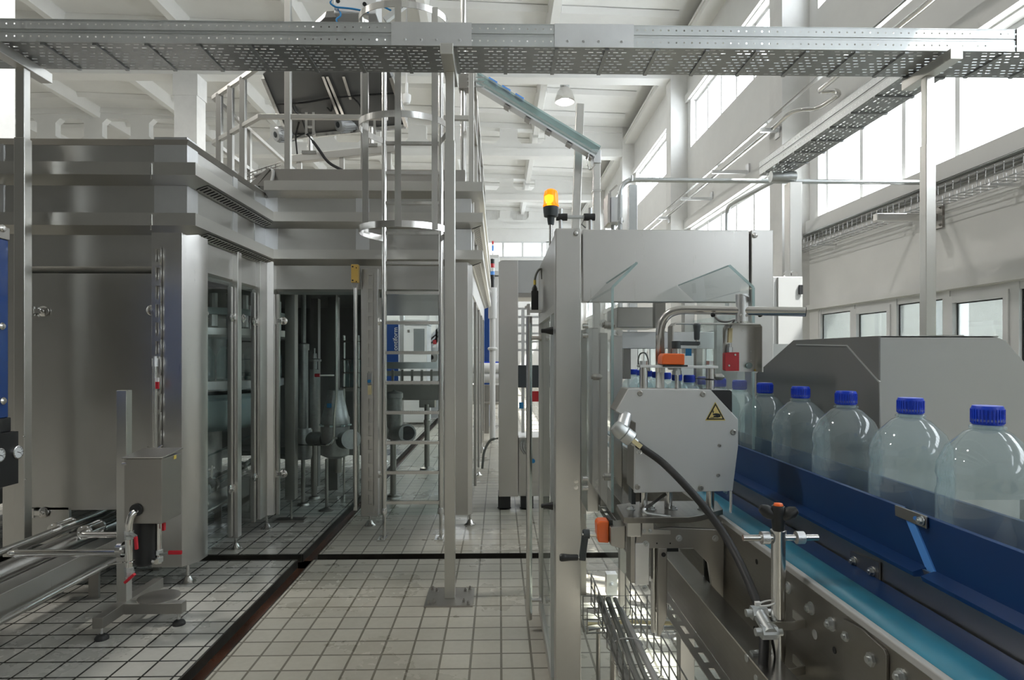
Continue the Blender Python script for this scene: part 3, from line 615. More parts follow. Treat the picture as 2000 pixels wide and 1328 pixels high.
x = ax(655, Yv); MB().cyl((x + .03, Yv, .36), (x + .03, Yv, inz(892, Yv)), .035).cyl((x - .07, Yv - .05, 0.03), (x - .07, Yv - .05, .5), .016).lathe([(.07, 0), (.07, .01), (.03, .03), (.016, .04)], (x - .07, Yv - .05, 0)).build('stand', M['dsteel'], r)
m = MB()
for k in range(8):
    a = 2 * math.pi * k / 8; m.box(x + .139 * math.cos(a) - .015, x + .139 * math.cos(a) + .015, Yv + .139 * math.sin(a) - .015, Yv + .139 * math.sin(a) + .015, inz(831, Yv), inz(828, Yv))
m.build('gasket_marks', M['tealdrum'], r)
r = thing('valve_column', 'tall dark valve column with flange on a round body left of the conical vessel', 'valve', (ax(592, 6.3), 6.3, 0))
vlathe(r, 'body', 593, [(0, 897), (14, 896), (16, 890), (16, 840), (14, 836), (0, 836)], 6.3, M['cast'], r)
vlathe(r, 'upper_tube', 593, [(8.5, 838), (8.5, 684), (10.5, 684), (10.5, 672), (8.5, 671), (4.5, 670), (4.5, 575)], 6.3, M['cast'], r)
MB().cyl(at(603, 857, 6.3), at(634, 857, 6.2), .07, n=24).build('cross_pipe', M['cast'], r); x = ax(592, 6.3)
MB().cyl((x, 6.3, .03), (x, 6.3, .5), .02).lathe([(.06, 0), (.05, .02), (.02, .03)], (x, 6.3, 0)).build('stand', M['dsteel'], r)
r = thing('valve_column', 'shorter valve column with cap and red tap between flange column and conical vessel', 'valve', (ax(614, 6.6), 6.6, 0))
vlathe(r, 'tube', 614, [(9, 850), (9, 727), (9.5, 722), (5, 721), (5, 706), (13, 706), (13, 702), (5, 700), (4, 690), (2, 690), (2, 680), (0, 680)], 6.6, M['cast'], r)
x = ax(614, 6.6); MB().cyl((x, 6.6, .03), (x, 6.6, .8), .03).lathe([(.06, 0), (.05, .02), (.02, .03)], (x, 6.6, 0)).build('stand', M['dsteel'], r)
p = at(621, 733, 6.4); MB().cyl(p - V((.03, 0, 0)), p + V((.02, 0, 0)), .018).build('red_tap', M['red'], r); MB().bar(p, p + V((.16, .02, 0)), .015, .015).build('tap_arm', M['tubes'], r)
pts = [at(572, 869, 5.91), at(644, 869, 5.91), at(653, 858, 5.91), at(653, 812, 5.91), at(657, 778, 5.91), at(657, 540, 5.91)]
solo(MB().tube(pts, .012, 10, .05).box(ax(650, 5.91), ax(660, 5.91), 5.89, 5.93, inz(857, 5.91), inz(853, 5.91)), 'rinse_pipe', M['tubes'], 'thin polished pipe bending down in front of the conical vessel', 'pipe')
r = thing('square_support', 'dark square upright just behind the left front glass door', 'support post', (ax(569, 5.7), 5.7, 0))
x = ax(569, 5.7); MB().box(x - .045, x + .045, 5.66, 5.75, .2, 2.15).build('upright', M['dsteel'], r, bev=.004)
MB().cyl((x, 5.7, .01), (x, 5.7, .25), .01).box(x - .13, x + .13, 5.64, 5.76, 0, .02).build('floor_plate', M['dsteel'], r)
for pa, pb, Y, lab in ((607, 621, 7.2, 'dark square column behind the shorter valve column'), (641, 659, 7.0, 'dark square column rising behind the conical vessel')):
    solo(MB().box(ax(pa, Y), ax(pb, Y), Y, Y + .1, 0, 2.15), 'square_support', M['shelf'], lab, 'support post')
MB_ = MB().tube([at(395, 886, 6.9), at(575, 884, 6.9)], .085, 16); solo(MB_, 'process_pipe', M['cast'], 'thick dull horizontal pipe running under the filling carousel', 'pipe')
r = thing('clamped_pipe', 'low polished pipe with clamps running along the side glass doors', 'pipe', (-2.25, 5, .3))
m = MB().tube([(-2.3, 4.35, .42), (-2.3, 6.4, .55)], .04, 12).tube([(-2.42, 4.35, .62), (-2.42, 6.4, .72)], .018, 8); m.build('tube', M['tubes'], r)
for y in (4.55, 4.9, 5.05, 5.6):
    MB().lathe([(.045, -.02), (.06, -.015), (.06, .015), (.045, .02)], (-2.3, y, .42 + (y - 4.35) * .063), (0, 1, .06), 18).cyl((-2.3, y, .47), (-2.3, y, .62), .008).build('clamp', M['tubes'], r)
for y in (4.6, 5.7): MB().box(-2.35, -2.25, y, y + .03, 0.02, .4).lathe([(.07, 0), (.05, .02), (.02, .03)], (-2.3, y, 0)).build('stand', M['dsteel'], r)
m = MB()
for z in (inz(667, 6.6), inz(702, 6.6), inz(728, 6.6), inz(757, 6.6)): m.tube([(ax(668, 6.6), 6.6, z), (ax(735, 6.6), 6.6, z)], .012, 8)
for px in (672, 700, 730): m.cyl((ax(px, 6.62), 6.62, 0), (ax(px, 6.62), 6.62, inz(655, 6.6)), .012)
solo(m, 'bottle_guide_rack', M['tubes'], 'rack of thin guide rods right of the conical vessel', 'guide rack')
bt2 = None
for k, px in enumerate((676, 690, 703, 716)):
    p = V((ax(px, 6.85), 6.85, 1.15))
    if bt2 is None:
        bt2 = thing('water_bottle', 'clear water bottle behind the guide rods right of the conical vessel', 'bottle', p, 'bottles behind the guide rods')
        b = bottle_bm(.035); bmesh.ops.translate(b.bm, verts=b.bm.verts, vec=p); b.build('body', M['pet2'], bt2); org = p
    else: dup(bt2, p - org, bt2['label'])
solo(MB().box(ax(664, 6.85), ax(725, 6.85), 6.8, 6.92, 1.11, 1.148).box(ax(690, 6.85), ax(700, 6.85), 6.83, 6.89, 0, 1.11), 'bottle_shelf', M['dsteel'], 'short steel shelf carrying bottles behind the guide rods', 'conveyor')
r = thing('elbow_valve', 'dull steel elbow pipe with open flange seen behind the ladder', 'valve', (ax(770, 6.6), 6.6, 0))
vlathe(r, 'upright_pipe', 770, [(0, 858), (12, 858), (15, 850), (15, 778), (17, 777), (17, 768), (14, 766), (4, 764), (0, 760)], 6.6, M['cast'], r)
MB().cyl(at(770, 846, 6.6), at(794, 846, 6.25), .075, n=24).cyl(at(792, 846, 6.28), at(796, 846, 6.2), .088, n=24).build('outlet', M['cast'], r); MB().cyl(at(796, 846, 6.2), at(796, 846, 6.19), .07, n=24).build('outlet_shade_disc', M['black'], r); MB().cyl(at(742, 843, 6.6), at(768, 843, 6.6), .075, n=24).build('inlet', M['cast'], r)  # black disc paints the shade inside the open outlet
x = ax(768, 6.6); MB().cyl((x, 6.6, .03), (x, 6.6, .65), .032).lathe([(.09, 0), (.08, .02), (.03, .04)], (x, 6.6, 0)).build('stand', M['dsteel'], r)
r = thing('transfer_conveyor', 'bottle transfer conveyor with curved guard behind the ladder inside the housing', 'conveyor', (-.8, 8.2, 0))
Y = 8.2; x0, x1 = ax(735, Y), ax(868, Y)
MB().sweep([(0, inz(720, Y)), (0, inz(707, Y)), (.02, inz(707, Y)), (.02, inz(720, Y))], [V((x0, Y, 0)), V(((x0 + x1) / 2, Y - .12, 0)), V((x1 - .1, Y, 0))], 1).build('curved_guard', M['alu'], r)
m = MB().box(x0, x1, Y, Y + .15, inz(752, Y), inz(745, Y)).box(x0, x1, Y + .1, Y + .14, inz(735, Y), inz(725, Y)); m.build('guide_rail', M['steel'], r)
m = MB()
for k in range(7): x = x0 + .07 + (x1 - x0) * k / 7; m.box(x, x + .03, Y - .01, Y + .02, inz(752, Y), inz(722, Y))
m.build('guide_posts', M['dsteel'], r); MB().box(x0, x1, Y + .02, Y + .2, inz(782, Y), inz(752, Y)).build('drive_housing', M['dsteel'], r)
x = ax(834, Y); MB().box(x - .1, x + .1, Y - .02, Y + .2, inz(796, Y), inz(782, Y)).cyl((x, Y, .04), (x, Y, inz(790, Y)), .035).lathe([(.045, 0), (.045, .06), (.035, .07)], (x, Y, inz(830, Y))).lathe([(.1, 0), (.09, .03), (.03, .05)], (x, Y, 0)).build('leg', M['dsteel'], r)
# ---- caged ladder ---------------------------------------------------------------------------
Yl = 5.14; xl, xr = ax(750.5, Yl), ax(861, Yl)
t = thing('caged_ladder', 'steel ladder with a hoop safety cage leading up the machine housing', 'ladder', ((xl + xr) / 2, Yl, 0))
for x in (xl, xr):
    MB().cyl((x, Yl, .2), (x, Yl, 4.15), .021, n=14).lathe([(.026, .2), (.026, .24), (.021, .25)], (x, Yl, 0)).build('side_rail', M['tubes'], t)
    MB().cyl((x, Yl, .01), (x, Yl, .21), .014).box(x - .045, x + .02, Yl - .09, Yl + .05, 0, .012).bolt((x - .012, Yl - .05, .012), (0, 0, 1), .012).build('foot', M['tubes'], t)
for k in range(13):
    z = az(980 - 58.2 * k, Yl); m = MB().bar((xl, Yl, z), (xr, Yl, z), .032, .025)
    for j in range(26): x = xl + .03 + j * .016; m.bar((x, Yl - .01, z + .009), (x + .01, Yl + .01, z + .013), .004, .006).bar((x, Yl - .016, z - .009), (x + .008, Yl - .016, z + .009), .003, .004)
    m.build('rung', M['tubes'], t)
def hoop(z):
    pts = [V((xl, Yl, z)), V((-1.05, 4.98, z)), V((-1.085, 4.84, z)), V((-1.05, 4.68, z)), V((-.92, 4.57, z)), V((-.74, 4.53, z)), V((-.56, 4.57, z)), V((-.42, 4.68, z)), V((-.38, 4.84, z)), V((-.42, 4.98, z)), V((xr, Yl, z))]
    pts = fillet(pts, .12, 3); MB().sweep([(0, -.024), (0, .024), (.006, .024), (.006, -.024)], pts, -1).build('cage_hoop', M['tubes'], t)
for z in (2.455, 3.253, 4.05): hoop(z)
for px, Y in ((713.5, 4.74), (777, 4.525), (849, 4.62)):
    x = ax(px, Y); MB().bar((x, Y + .004, 2.43), (x, Y + .004, 4.07), .046, .006, (0, 1, 0)).build('cage_strap', M['tubes'], t)
# ---- guard rails on the housing roof -----------------------------------------------------------
ZD, ZM, ZR = 2.99, 3.63, 4.08; Yg = 5.62
t = thing('guard_rail', 'square tube guard rail around the machine roof platform left of the ladder', 'railing', (-2, 6, ZD))
ga, gb, gc, ge = (-2.14, Yg), (-2.86, 6.32), (-2.86, 9.2), (-1.0, Yg)
for z in (ZM, ZR): MB().sweep([(-.02, z - .02), (.02, z - .02), (.02, z + .02), (-.02, z + .02)], P3(ge, ga, gb, gc), 1).build('rail', M['hstrip'], t, bev=.003)
def lerp(a, b, k): return (a[0] + (b[0] - a[0]) * k, a[1] + (b[1] - a[1]) * k)
for p, top in ((lerp(ga, gb, .86), ZR), (lerp(ga, gb, .33), ZR), ((-1.885, Yg), 4.95), ((ax(711, Yg), Yg), ZR), ((-2.86, 7.2), ZR), ((-2.86, 8.6), ZR), (lerp(ga, gb, .6), ZR)):
    MB().box(p[0] - .026, p[0] + .026, p[1] - .026, p[1] + .026, ZD, top).bolt((p[0] + .05, p[1], ZD), (0, 0, 1), .015).build('post', M['hstrip'], t, bev=.003)
MB().box(-2.9, -1.0, 5.55, 9.3, 2.985, 2.999).build('deck_plate', M['dsteel'], t)
t = thing('guard_rail', 'square tube guard rail along the right roof edge behind the ladder', 'railing', (-.3, 7, ZD))
for z in (ZM, ZR): MB().sweep([(-.02, z - .02), (.02, z - .02), (.02, z + .02), (-.02, z + .02)], P3((-.52, Yg), (-.24, Yg), (-.24, 10)), 1).build('rail', M['hstrip'], t, bev=.003)
for x, y in ((-.25, Yg), (-.24, 6.3), (-.24, 7.3), (-.24, 8.5), (-.24, 9.8)): MB().box(x - .024, x + .024, y - .024, y + .024, ZD - .6, ZR).build('post', M['hstrip'], t, bev=.003)
x = ax(905, 5.9); r = thing('tall_pole', 'tall round pole rising from the housing roof right of the ladder past the tray', 'pole', (x, 5.9, 3))
MB().cyl((x, 5.9, 2.98), (x, 5.9, 4.98), .028).build('tube', M['tubes'], r); MB().box(x - .04, x + .12, 5.84, 5.96, az(178, 5.9), az(150, 5.9)).build('clamp', M['dsteel'], r)
m = MB()
for z in (az(158, 5.9), az(166, 5.9), az(176, 5.9)): m.cyl((x + .04, 5.83, z), (x + .2, 5.83, z), .006)
m.build('clamp_bolt', M['galv'], r)
# ---- inclined cap hopper with motors --------------------------------------------------------------
def hp(px, py): return at(px, py, 6.3 + (py - 30) / 240 * 1.3)
t = thing('cap_feed_hopper', 'dark inclined hopper conveyor with two motors above the machine housing', 'hopper', (-2, 7, 3.0))
q = [hp(513, 145), hp(545, 222), hp(564, 271), hp(700, 252), hp(795, 246), hp(763, 145), hp(712, 30), hp(634, 34)]
nrm = (q[1] - q[0]).cross(q[4] - q[0]).normalized(); nrm = nrm if nrm.y > 0 else -nrm
MB().prism(q, nrm * .12).build('belly_plate', M['dgrey'], t, bev=.006)
m = MB()
for a, b in (((632, 145), (668, 236)), ((640, 145), (676, 232)), ((672, 145), (686, 190))): m.bar(hp(*a) - nrm * .03, hp(*b) - nrm * .03, .03, .03)
for a, b in (((515, 150), (566, 270)), ((764, 148), (794, 245)), ((560, 268), (793, 245))): m.bar(hp(*a) - nrm * .02, hp(*b) - nrm * .02, .04, .04)
m.build('stiffener', M['tubes'], t)
m = MB()
for pts in (((543, 200), (600, 196), (640, 188), (700, 182), (770, 178)), ((570, 195), (575, 210), (590, 225), (598, 250)), ((640, 205), (648, 215), (652, 190)), ((690, 186), (705, 200), (708, 225)), ((585, 235), (578, 260), (582, 300))): m.tube([hp(*p) - nrm * .04 for p in pts], .01, 6, .1)
m.build('cable', M['black'], t)
for px, py in ((556, 262), (677, 243)):
    c = hp(px, py); d = V((.55, .6, .25)).normalized(); a = c - d * .12
    m = MB().lathe([(0, -.005), (.075, 0), (.085, .02), (.085, .2), (.09, .2), (.09, .23), (.05, .26), (.05, .34)], a, d, 24)
    for k in range(20):
        _, u, w = frame(d); f = u * math.cos(k * .314) + w * math.sin(k * .314); m.bar(a + d * .03 + f * .088, a + d * .19 + f * .088, .004, .014, f)
    mo = m.build('motor', M['matte'], t); MB().lathe([(.02, 0), (.035, -.004), (0, -.006)], a - d * .003, d, 16).build('motor_fan_cover', M['gplast'], mo)
a, b = hp(570, 311), hp(775, 289); a.y = b.y = 7.5; MB().bar(at(568, 312, 7.2), at(772, 291, 7.2), .08, .085).build('cross_beam', M['hstrip'], t, bev=.004)
for px, y0, y1 in ((606, 268, 300), (725, 250, 285)): MB().cyl(at(px, y1, 7.2), at(px, y0, 7.2), .03).box(ax(px - 14, 7.2), ax(px + 14, 7.2), 7.15, 7.27, az(y1 + 3, 7.2, 650), az(y1 - 3, 7.2, 650)).build('jack', M['tubes'], t)
for px in (606, 725): 
    m = MB()
    for k in (-7, 7): m.bar(at(px + k, 265, 7.2), at(px + k, 220, 7.2), .03, .03)
    for py in (232, 248): m.bar(at(px - 7, py, 7.2), at(px + 7, py, 7.2), .02, .02)
    m.build('jack_frame', M['tubes'], t)
for px, py in ((585, 312), (668, 302), (760, 292)): MB().bar(at(px, py, 7.2), V((ax(px, 7.2), 7.2, 2.98)), .05, .05, (0, 1, 0)).build('leg', M['hstrip'], t)
m = MB().tube([at(600, 262, 7.0), at(622, 290, 7.0), at(640, 318, 7.0), at(668, 332, 7.0)], .016, 8, .2); m.build('hose', M['rubber'], t)
# control box on top of the hopper, above the tray
t = thing('hopper_control_box', 'pale control box with blue cables at the hopper head above the tray', 'control box', hp(690, 30))
a, b = at(652, 26, 6.2), at(735, -30, 6.2); MB().box(a.x, b.x, 6.2, 6.5, a.z, b.z).build('housing', M['matte'], t, bev=.01)
m = MB()
for pts in (((648, 8), (655, 14), (690, 17), (720, 24)), ((660, 18), (668, 30), (655, 38), (662, 48)), ((648, 0), (644, 6), (652, 12)), ((735, 6), (755, 16), (770, 24))): m.tube([at(x, y, 6.17) for x, y in pts], .009, 6, .06)
m.build('cable', M['lbl'], t); MB().bar(at(752, 40, 6.15), at(800, 2, 6.15), .05, .05).build('strut', M['galv'], t)
m = MB().cyl(at(660, 2, 6.19), at(660, 2, 6.21), .02).cyl(at(712, 8, 6.19), at(712, 8, 6.21), .02); m.build('port', M['dark'], t)
# wire cable basket on the roof in front of the hopper
m = MB(); 
for k in range(7): m.tube([at(484 + k * 9, 352 - k * 3, 6.0), at(484 + k * 9, 338 - k * 3, 6.0), at(495 + k * 9, 338 - k * 3, 6.2)], .005, 5)
for dy in (0, 7, 13): m.tube([at(480, 353 - dy, 6.0), at(548, 330 - dy, 6.0)], .005, 5)
solo(m, 'wire_basket_tray', M['tubes'], 'short crooked wire cable tray on the housing roof beside the guard rail', 'cable tray')
m = MB().tube([at(520, 384, 5.45), at(525, 370, 5.4), at(533, 345, 5.45), at(534, 331, 5.5), at(520, 335, 5.6), at(498, 343, 5.8)], .014, 8, .06)
solo(m, 'cable_hose', M['ivory'], 'pale cable loop hanging over the roof edge at the inner corner', 'cable')
# ---- air chute towards the right, its leg and tilted pole ------------------------------------------
Y = 6.5; t = thing('air_chute', 'bright inclined cap chute sloping down from the housing roof to the right', 'chute', (1.0, Y, 0))
a, b = at(928, 156, Y), at(1166, 300, Y); d = (b - a).normalized(); u = V((0, 1, 0)).cross(d).normalized(); u = u if u.z > 0 else -u
for k, (o1, w, h, mat, nm) in enumerate(((-.055, .14, .018, 'alu', 'lower_rail'), (.055, .14, .018, 'edge', 'upper_rail'), (.0, .02, .02, 'tubes', 'slide_rail'))): MB().bar(a + u * o1, b + u * o1, w, h, u).build(nm, M[mat], t)
MB().bar(a + V((0, -.066, 0)), b + V((0, -.066, 0)), .006, .09, u).build('side_guard', M['acry'], t); MB().bar(a + V((0, .066, 0)), b + V((0, .066, 0)), .006, .09, u).build('side_guard', M['edge'], t)
m = MB()
for k in range(3): p = a + d * (.12 + .16 * k) + u * .075; m.bar(p, p + d * .1, .1, .02, u)
m.build('blue_film', M['lblue'], t)
for k in range(5): p = a + d * (.4 + .25 * k) - u * .08; MB().bar(p, p + d * .06, .1, .02, u).build('joint_plate', M['dsteel'], t)
x = ax(1167, Y); MB().prism([at(1152, 290, Y), at(1174, 292, Y), at(1174, 318, Y), at(1160, 318, Y)], (0, .15, 0)).build('end_elbow', M['alu'], t, bev=.006)
MB().box(x - .035, x + .035, Y + .02, Y + .12, 0, az(316, Y)).build('down_duct', M['hstrip'], t, bev=.004)
m = MB().tube([at(1150, 300, Y - .1), at(1146, 318, Y - .1), at(1152, 335, Y - .1), at(1162, 322, Y - .1)], .006, 6, .1); m.build('clip_wire', M['tubes'], t); MB().box(x - .045, x + .045, Y + .01, Y + .13, az(372, Y), az(368, Y)).build('duct_clip', M['tubes'], t)
Yp = 6.8; solo(MB().bar(at(1105, 962, Yp), at(1133, 205, Yp), .085, .09, (0, 1, 0)), 'tilted_pole', M['hstrip'], 'tilted square steel pole behind the inclined chute', 'pole', bev=.005)
Ys = 3.4; t = thing('sensor_pair', 'pair of short rods joined by a black sensor bar behind the amber beacon', 'sensor', at(1122, 440, Ys))
m = MB()
for px in (1095, 1153): m.cyl(V((ax(px, Ys), Ys, 2.01)), at(px, 408 if px < 1100 else 406, Ys), .011)
m.build('rod', M['galv'], t); MB().cyl(at(1098, 424, Ys), at(1150, 424, Ys), .01).build('cross_bar', M['galv'], t)
for px in (1097, 1151): p = at(px, 424, Ys); MB().cyl(p - V((.03, 0, 0)), p + V((.03, 0, 0)), .02).build('sensor_clamp', M['black'], t); MB().tube([at(1140, 430, Ys), at(1136, 438, Ys), at(1144, 445, Ys)], .004, 6).build('wire', M['ivory'], t)
# ---- tunnel machine at centre right -----------------------------------------------------------
Yn, Yf, X0, X1, ZP = 2.55, 3.65, .23, 1.13, 2.02
t = thing('tunnel_machine', 'tall stainless tunnel machine with broad front hood that the bottle conveyor enters', 'machine', (.68, 3.1, 0))
MB().box(X0, ax(1135, Yn), Yn, Yn + .07, .01, ZP).build('post', M['steel'], t, bev=.004)
MB().box(ax(1467, Yn), X1, Yn, Yn + .07, .01, ZP - .003).build('post', M['steel'], t, bev=.004)
MB().box(X0, X0 + .06, Yf - .06, Yf, .01, ZP - .02).build('post', M['hstrip'], t, bev=.003); MB().box(X1 - .06, X1, Yf - .06, Yf, .01, ZP - .02).build('post', M['hstrip'], t, bev=.003)
MB().box(ax(1138, Yn), ax(1465, Yn), Yn + .006, Yn + .05, az(590, Yn, 1300), ZP - .003).build('front_hood', M['steel'], t, bev=.004)
MB().box(X0 + .02, X1 - .02, Yn + .05, Yf - .02, ZP - .03, ZP - .012).build('roof', M['steel'], t)
for px, py in ((1125, 456), (1474, 460)): p = at(px, py, Yn); MB().lathe([(.011, 0), (.011, .004), (.007, .009), (0, .01)], p, (0, -1, 0), 14).build('dome_bolt', M['tubes'], t)
MB().box(X0 + .003, X0 + .012, Yn + .075, Yf - .02, 1.715, ZP - .01).build('side_panel', M['panel'], t, bev=.002)
MB().box(X0, X0 + .04, Yn + .07, Yf - .06, 1.68, 1.715).build('side_rail', M['hstrip'], t); MB().box(X0, X0 + .05, Yn + .07, Yf - .06, .02, .075).build('side_rail', M['hstrip'], t, bev=.003)
MB().box(X0 + .012, X0 + .02, Yn + .07, Yf - .06, .075, 1.68).build('side_glass', M['glass'], t)
MB().box(X0 - .002, X0 + .03, Yn + .21, Yn + .24, .075, 1.68).build('door_profile', M['alu'], t)
for py, Y in ((646, Yn + .12), (988, Yn + .12)):
    p = V((X0, Y, az(py, Y, 1070))); MB().lathe([(.018, 0), (.016, .01), (.01, .035), (.009, .05), (0, .052)], p, (-1, 0, 0), 16).build('door_stop', M['black'], t)
MB().box(X1 - .012, X1 - .004, Yn + .07, Yf - .06, .1, 1.7).build('side_glass', M['glass'], t)
# inner frame seen below the hood
Yi = 2.95; b = lambda pa, pb, ya, yb, Y, th=.03: MB().box(ax(pa, Y), ax(pb, Y), Y, Y + th, az(yb, Y, pa), az(ya, Y, pa))
b(1215, 1395, 648, 681, Yi).build('inner_beam', M['alu'], t, bev=.003)
b(1192, 1216, 655, 1010, Yi - .04, .012).build('inner_plate', M['steel'], t, bev=.004)
for px, py in ((1209, 650), (1178, 632)): MB().bolt(at(px, py, Yi - .04 if px > 1190 else 2.56), (0, -1, 0), .012).build('bolt', M['tubes'], t)
b(1146, 1170, 640, 1000, 2.75, .2).build('inner_duct', M['steel'], t, bev=.006); b(1172, 1187, 650, 990, 2.8, .15).build('inner_duct', M['panel'], t, bev=.004)
b(1205, 1290, 600, 640, 3.2, .3).build('inner_housing', M['panel'], t, bev=.004); b(1280, 1300, 590, 640, 2.8, .05).build('inner_bracket', M['dsteel'], t)
b(1360, 1372, 681, 760, Yi, .04).build('inner_upright', M['dsteel'], t); b(1330, 1362, 690, 790, 3.3, .1).build('inner_upright', M['alu'], t); b(1400, 1460, 600, 760, 3.4, .05).build('inner_cover', M['steel'], t)
b(1218, 1232, 674, 740, 3.3, .06).build('inner_upright', M['dsteel'], t); b(1215, 1290, 666, 676, 3.25, .05).build('inner_beam', M['hstrip'], t)
m = MB().tube([at(1255, 728, 3.1), at(1245, 705, 3.1), at(1250, 690, 3.1), at(1260, 688, 3.1), at(1266, 700, 3.1), at(1268, 725, 3.1)], .004, 6, .05); m.build('thin_hose', M['ivory'], t)
p = at(1345, 688, 2.93); MB().box(p.x - .014, p.x + .014, p.y, p.y + .004, p.z - .017, p.z + .017).build('blue_label', M['lbl'], t)
for px in (1142, 1142): pass
for py in (637, 655, 935, 953): p = at(1138, py, Yn + .03); MB().cyl(p, p + V((.022, 0, 0)), .011, n=12).build('guard_stud', M['tubes'], t)
for py in (940, 952): p = at(1125, py, Yn); MB().bolt(p, (0, -1, 0), .006).build('bolt', M['tubes'], t)
x = ax(1187, 3.72); MB().box(x - .03, x + .03, 3.58, 3.64, .12, .24).bolt((x, 3.58, .18), (0, -1, 0), .012).cyl((x, 3.61, .01), (x, 3.61, .13), .012).lathe([(.035, 0), (.02, .02), (.012, .03)], (x, 3.61, 0)).build('levelling_foot', M['alu'], t)
MB().prism([at(1140, 1005, 2.75), at(1196, 1000, 2.75), at(1240, 1120, 2.85), at(1232, 1135, 2.85), at(1186, 1085, 2.75), at(1150, 1040, 2.75)], (0, .01, 0)).build('chute_guard', M['acry'], t)
# the long pull bar of its side door
Yh = 3.4; xh = ax(1033.5, Yh); r = thing('door_pull_bar', 'long round pull bar standing off the side of the tunnel machine', 'handle', (xh, Yh, .06))
MB().cyl((xh, Yh, az(1210, Yh)), (xh, Yh, az(618, Yh)), .0165, n=18).build('bar', M['tubes'], r, bev=.003)
for py in (660, 1172): MB().cyl((xh, Yh, az(py, Yh)), (X0, Yh, az(py, Yh)), .011).cyl((X0 - .012, Yh, az(py, Yh)), (X0 + .0, Yh, az(py, Yh)), .018).build('standoff', M['tubes'], r)
zt = az(612, Yh); r2 = thing('door_switch', 'black door switch with looped cable above the long pull bar', 'switch', (xh + .02, Yh, zt))
MB().box(xh + .012, xh + .05, Yh - .02, Yh + .02, az(606, Yh), az(568, Yh)).lathe([(.015, 0), (.015, .012), (.008, .03)], (xh + .03, Yh, az(568, Yh))).build('housing', M['black'], r2, bev=.003)
MB().box(xh - .012, X0, Yh - .02, Yh + .02, zt + .004, zt + .018).box(xh - .012, xh + .004, Yh - .022, Yh + .022, zt - .01, zt + .05).bolt((xh - .012, Yh, zt + .035), (-1, 0, 0), .007).build('bracket', M['steel'], r2)
MB().tube([(xh + .03, Yh, az(560, Yh)), (xh + .032, Yh, az(540, Yh)), (xh + .05, Yh, az(527, Yh)), (X0, Yh, az(524, Yh)), (X0 + .004, Yh, az(545, Yh))], .006, 8, .04).build('cable', M['pipeg'], r2); MB().cyl((xh + .031, Yh, az(556, Yh)), (xh + .031, Yh, az(547, Yh)), .0075).build('cable_marker', M['yellow'], r2)
# bent acrylic guards on both sides of the bottle lane
for X, s, lab in ((.36, 1, 'left clear acrylic guard with folded top in front of the hood'), (.812, -1, 'right clear acrylic guard with folded top beside the red sensor bracket')):
    r = thing('acrylic_guard', lab, 'guard', (X, 2.24, .95)); zf = 1.717; zb = 1.0 if s > 0 else 1.2
    MB().box(X - .003, X + .003, 1.98, 2.54, zb, zf).build('upright_sheet', M['acry'], r)
    tip = V((X + s * .078, 0, zf + .078 if s > 0 else zf + .07)); MB().prism([(X, 1.98, zf), (X, 2.54, zf), (tip.x, 2.54, tip.z), (tip.x, 1.98, tip.z)], (s * .004, 0, -.004)).build('folded_top', M['acry'], r)
    m = MB().bar((X, 1.979, zb), (X, 1.979, zf), .008, .003, (0, 1, 0)).bar((X, 1.979, zf), (tip.x, 1.979, tip.z), .003, .008); m.bar((tip.x, 1.98, tip.z), (tip.x, 2.54, tip.z), .006, .003); m.build('polished_edge', M['edge'], r)
    for Y, z in ((2.05, 1.6), (2.3, 1.42), (2.05, 1.1)): MB().cyl((X - .014, Y, z), (X + .014, Y, z), .012, n=14).cyl((X - .02, Y, z), (X + .02, Y, z), .007, n=8).build('guard_screw', M['dsteel'], r)
# amber beacon
Yb = 2.95; xb = ax(1076, Yb); r = thing('amber_beacon', 'amber beacon lamp on a black socket above the tunnel machine', 'beacon', (xb, Yb, 2.0))
MB().cyl((xb, Yb, 1.99), (xb, Yb, az(437, Yb)), .009).build('pole', M['tubes'], r)
zz = lambda py: az(py, Yb, 1076)
MB().lathe([(.014, zz(439)), (.017, zz(430)), (.018, zz(424)), (.033, zz(423)), (.036, zz(414)), (.037, zz(405)), (.034, zz(404))], (xb, Yb, 0)).build('socket', M['gplast'], r)
le = MB().lathe([(.036, zz(404)), (.038, zz(402)), (.035, zz(398)), (.034, zz(382)), (.03, zz(374)), (.018, zz(370)), (0, zz(369))], (xb, Yb, 0), n=32).build('lens', M['beacon'], r)
MB().lathe([(.006, zz(400)), (.014, zz(392)), (.014, zz(384)), (.0, zz(381))], (xb - .006, Yb, 0)).build('lamp', M['glow'], le)
# grey cabinet to the right behind the machine
Yc = 3.75; r = thing('control_cabinet', 'grey control cabinet right behind the tunnel machine post', 'cabinet', (1.75, 3.9, 0)); x0, x1 = ax(1500, Yc), ax(1568, Yc)
MB().box(x0, x1, Yc, Yc + .35, .1, az(540, Yc, 1540)).build('housing', M['matte'], r, bev=.005); MB().box(ax(1518, Yc), ax(1563, Yc), Yc - .012, Yc, .2, az(541, Yc, 1540)).build('door', M['matte'], r, bev=.003)
MB().box(ax(1558, Yc), ax(1565, Yc), Yc - .022, Yc - .01, az(574, Yc), az(556, Yc)).build('latch', M['black'], r); MB().box(x0 + .02, x1 - .02, Yc + .02, Yc + .33, 0, .1).build('plinth', M['dark'], r)
for px in (1538, 1550): p = at(px, 536, Yc + .1); MB().lathe([(.022, -.01), (.022, .01)], p, (0, 1, 0), 16).build('lifting_eye', M['tubes'], r)
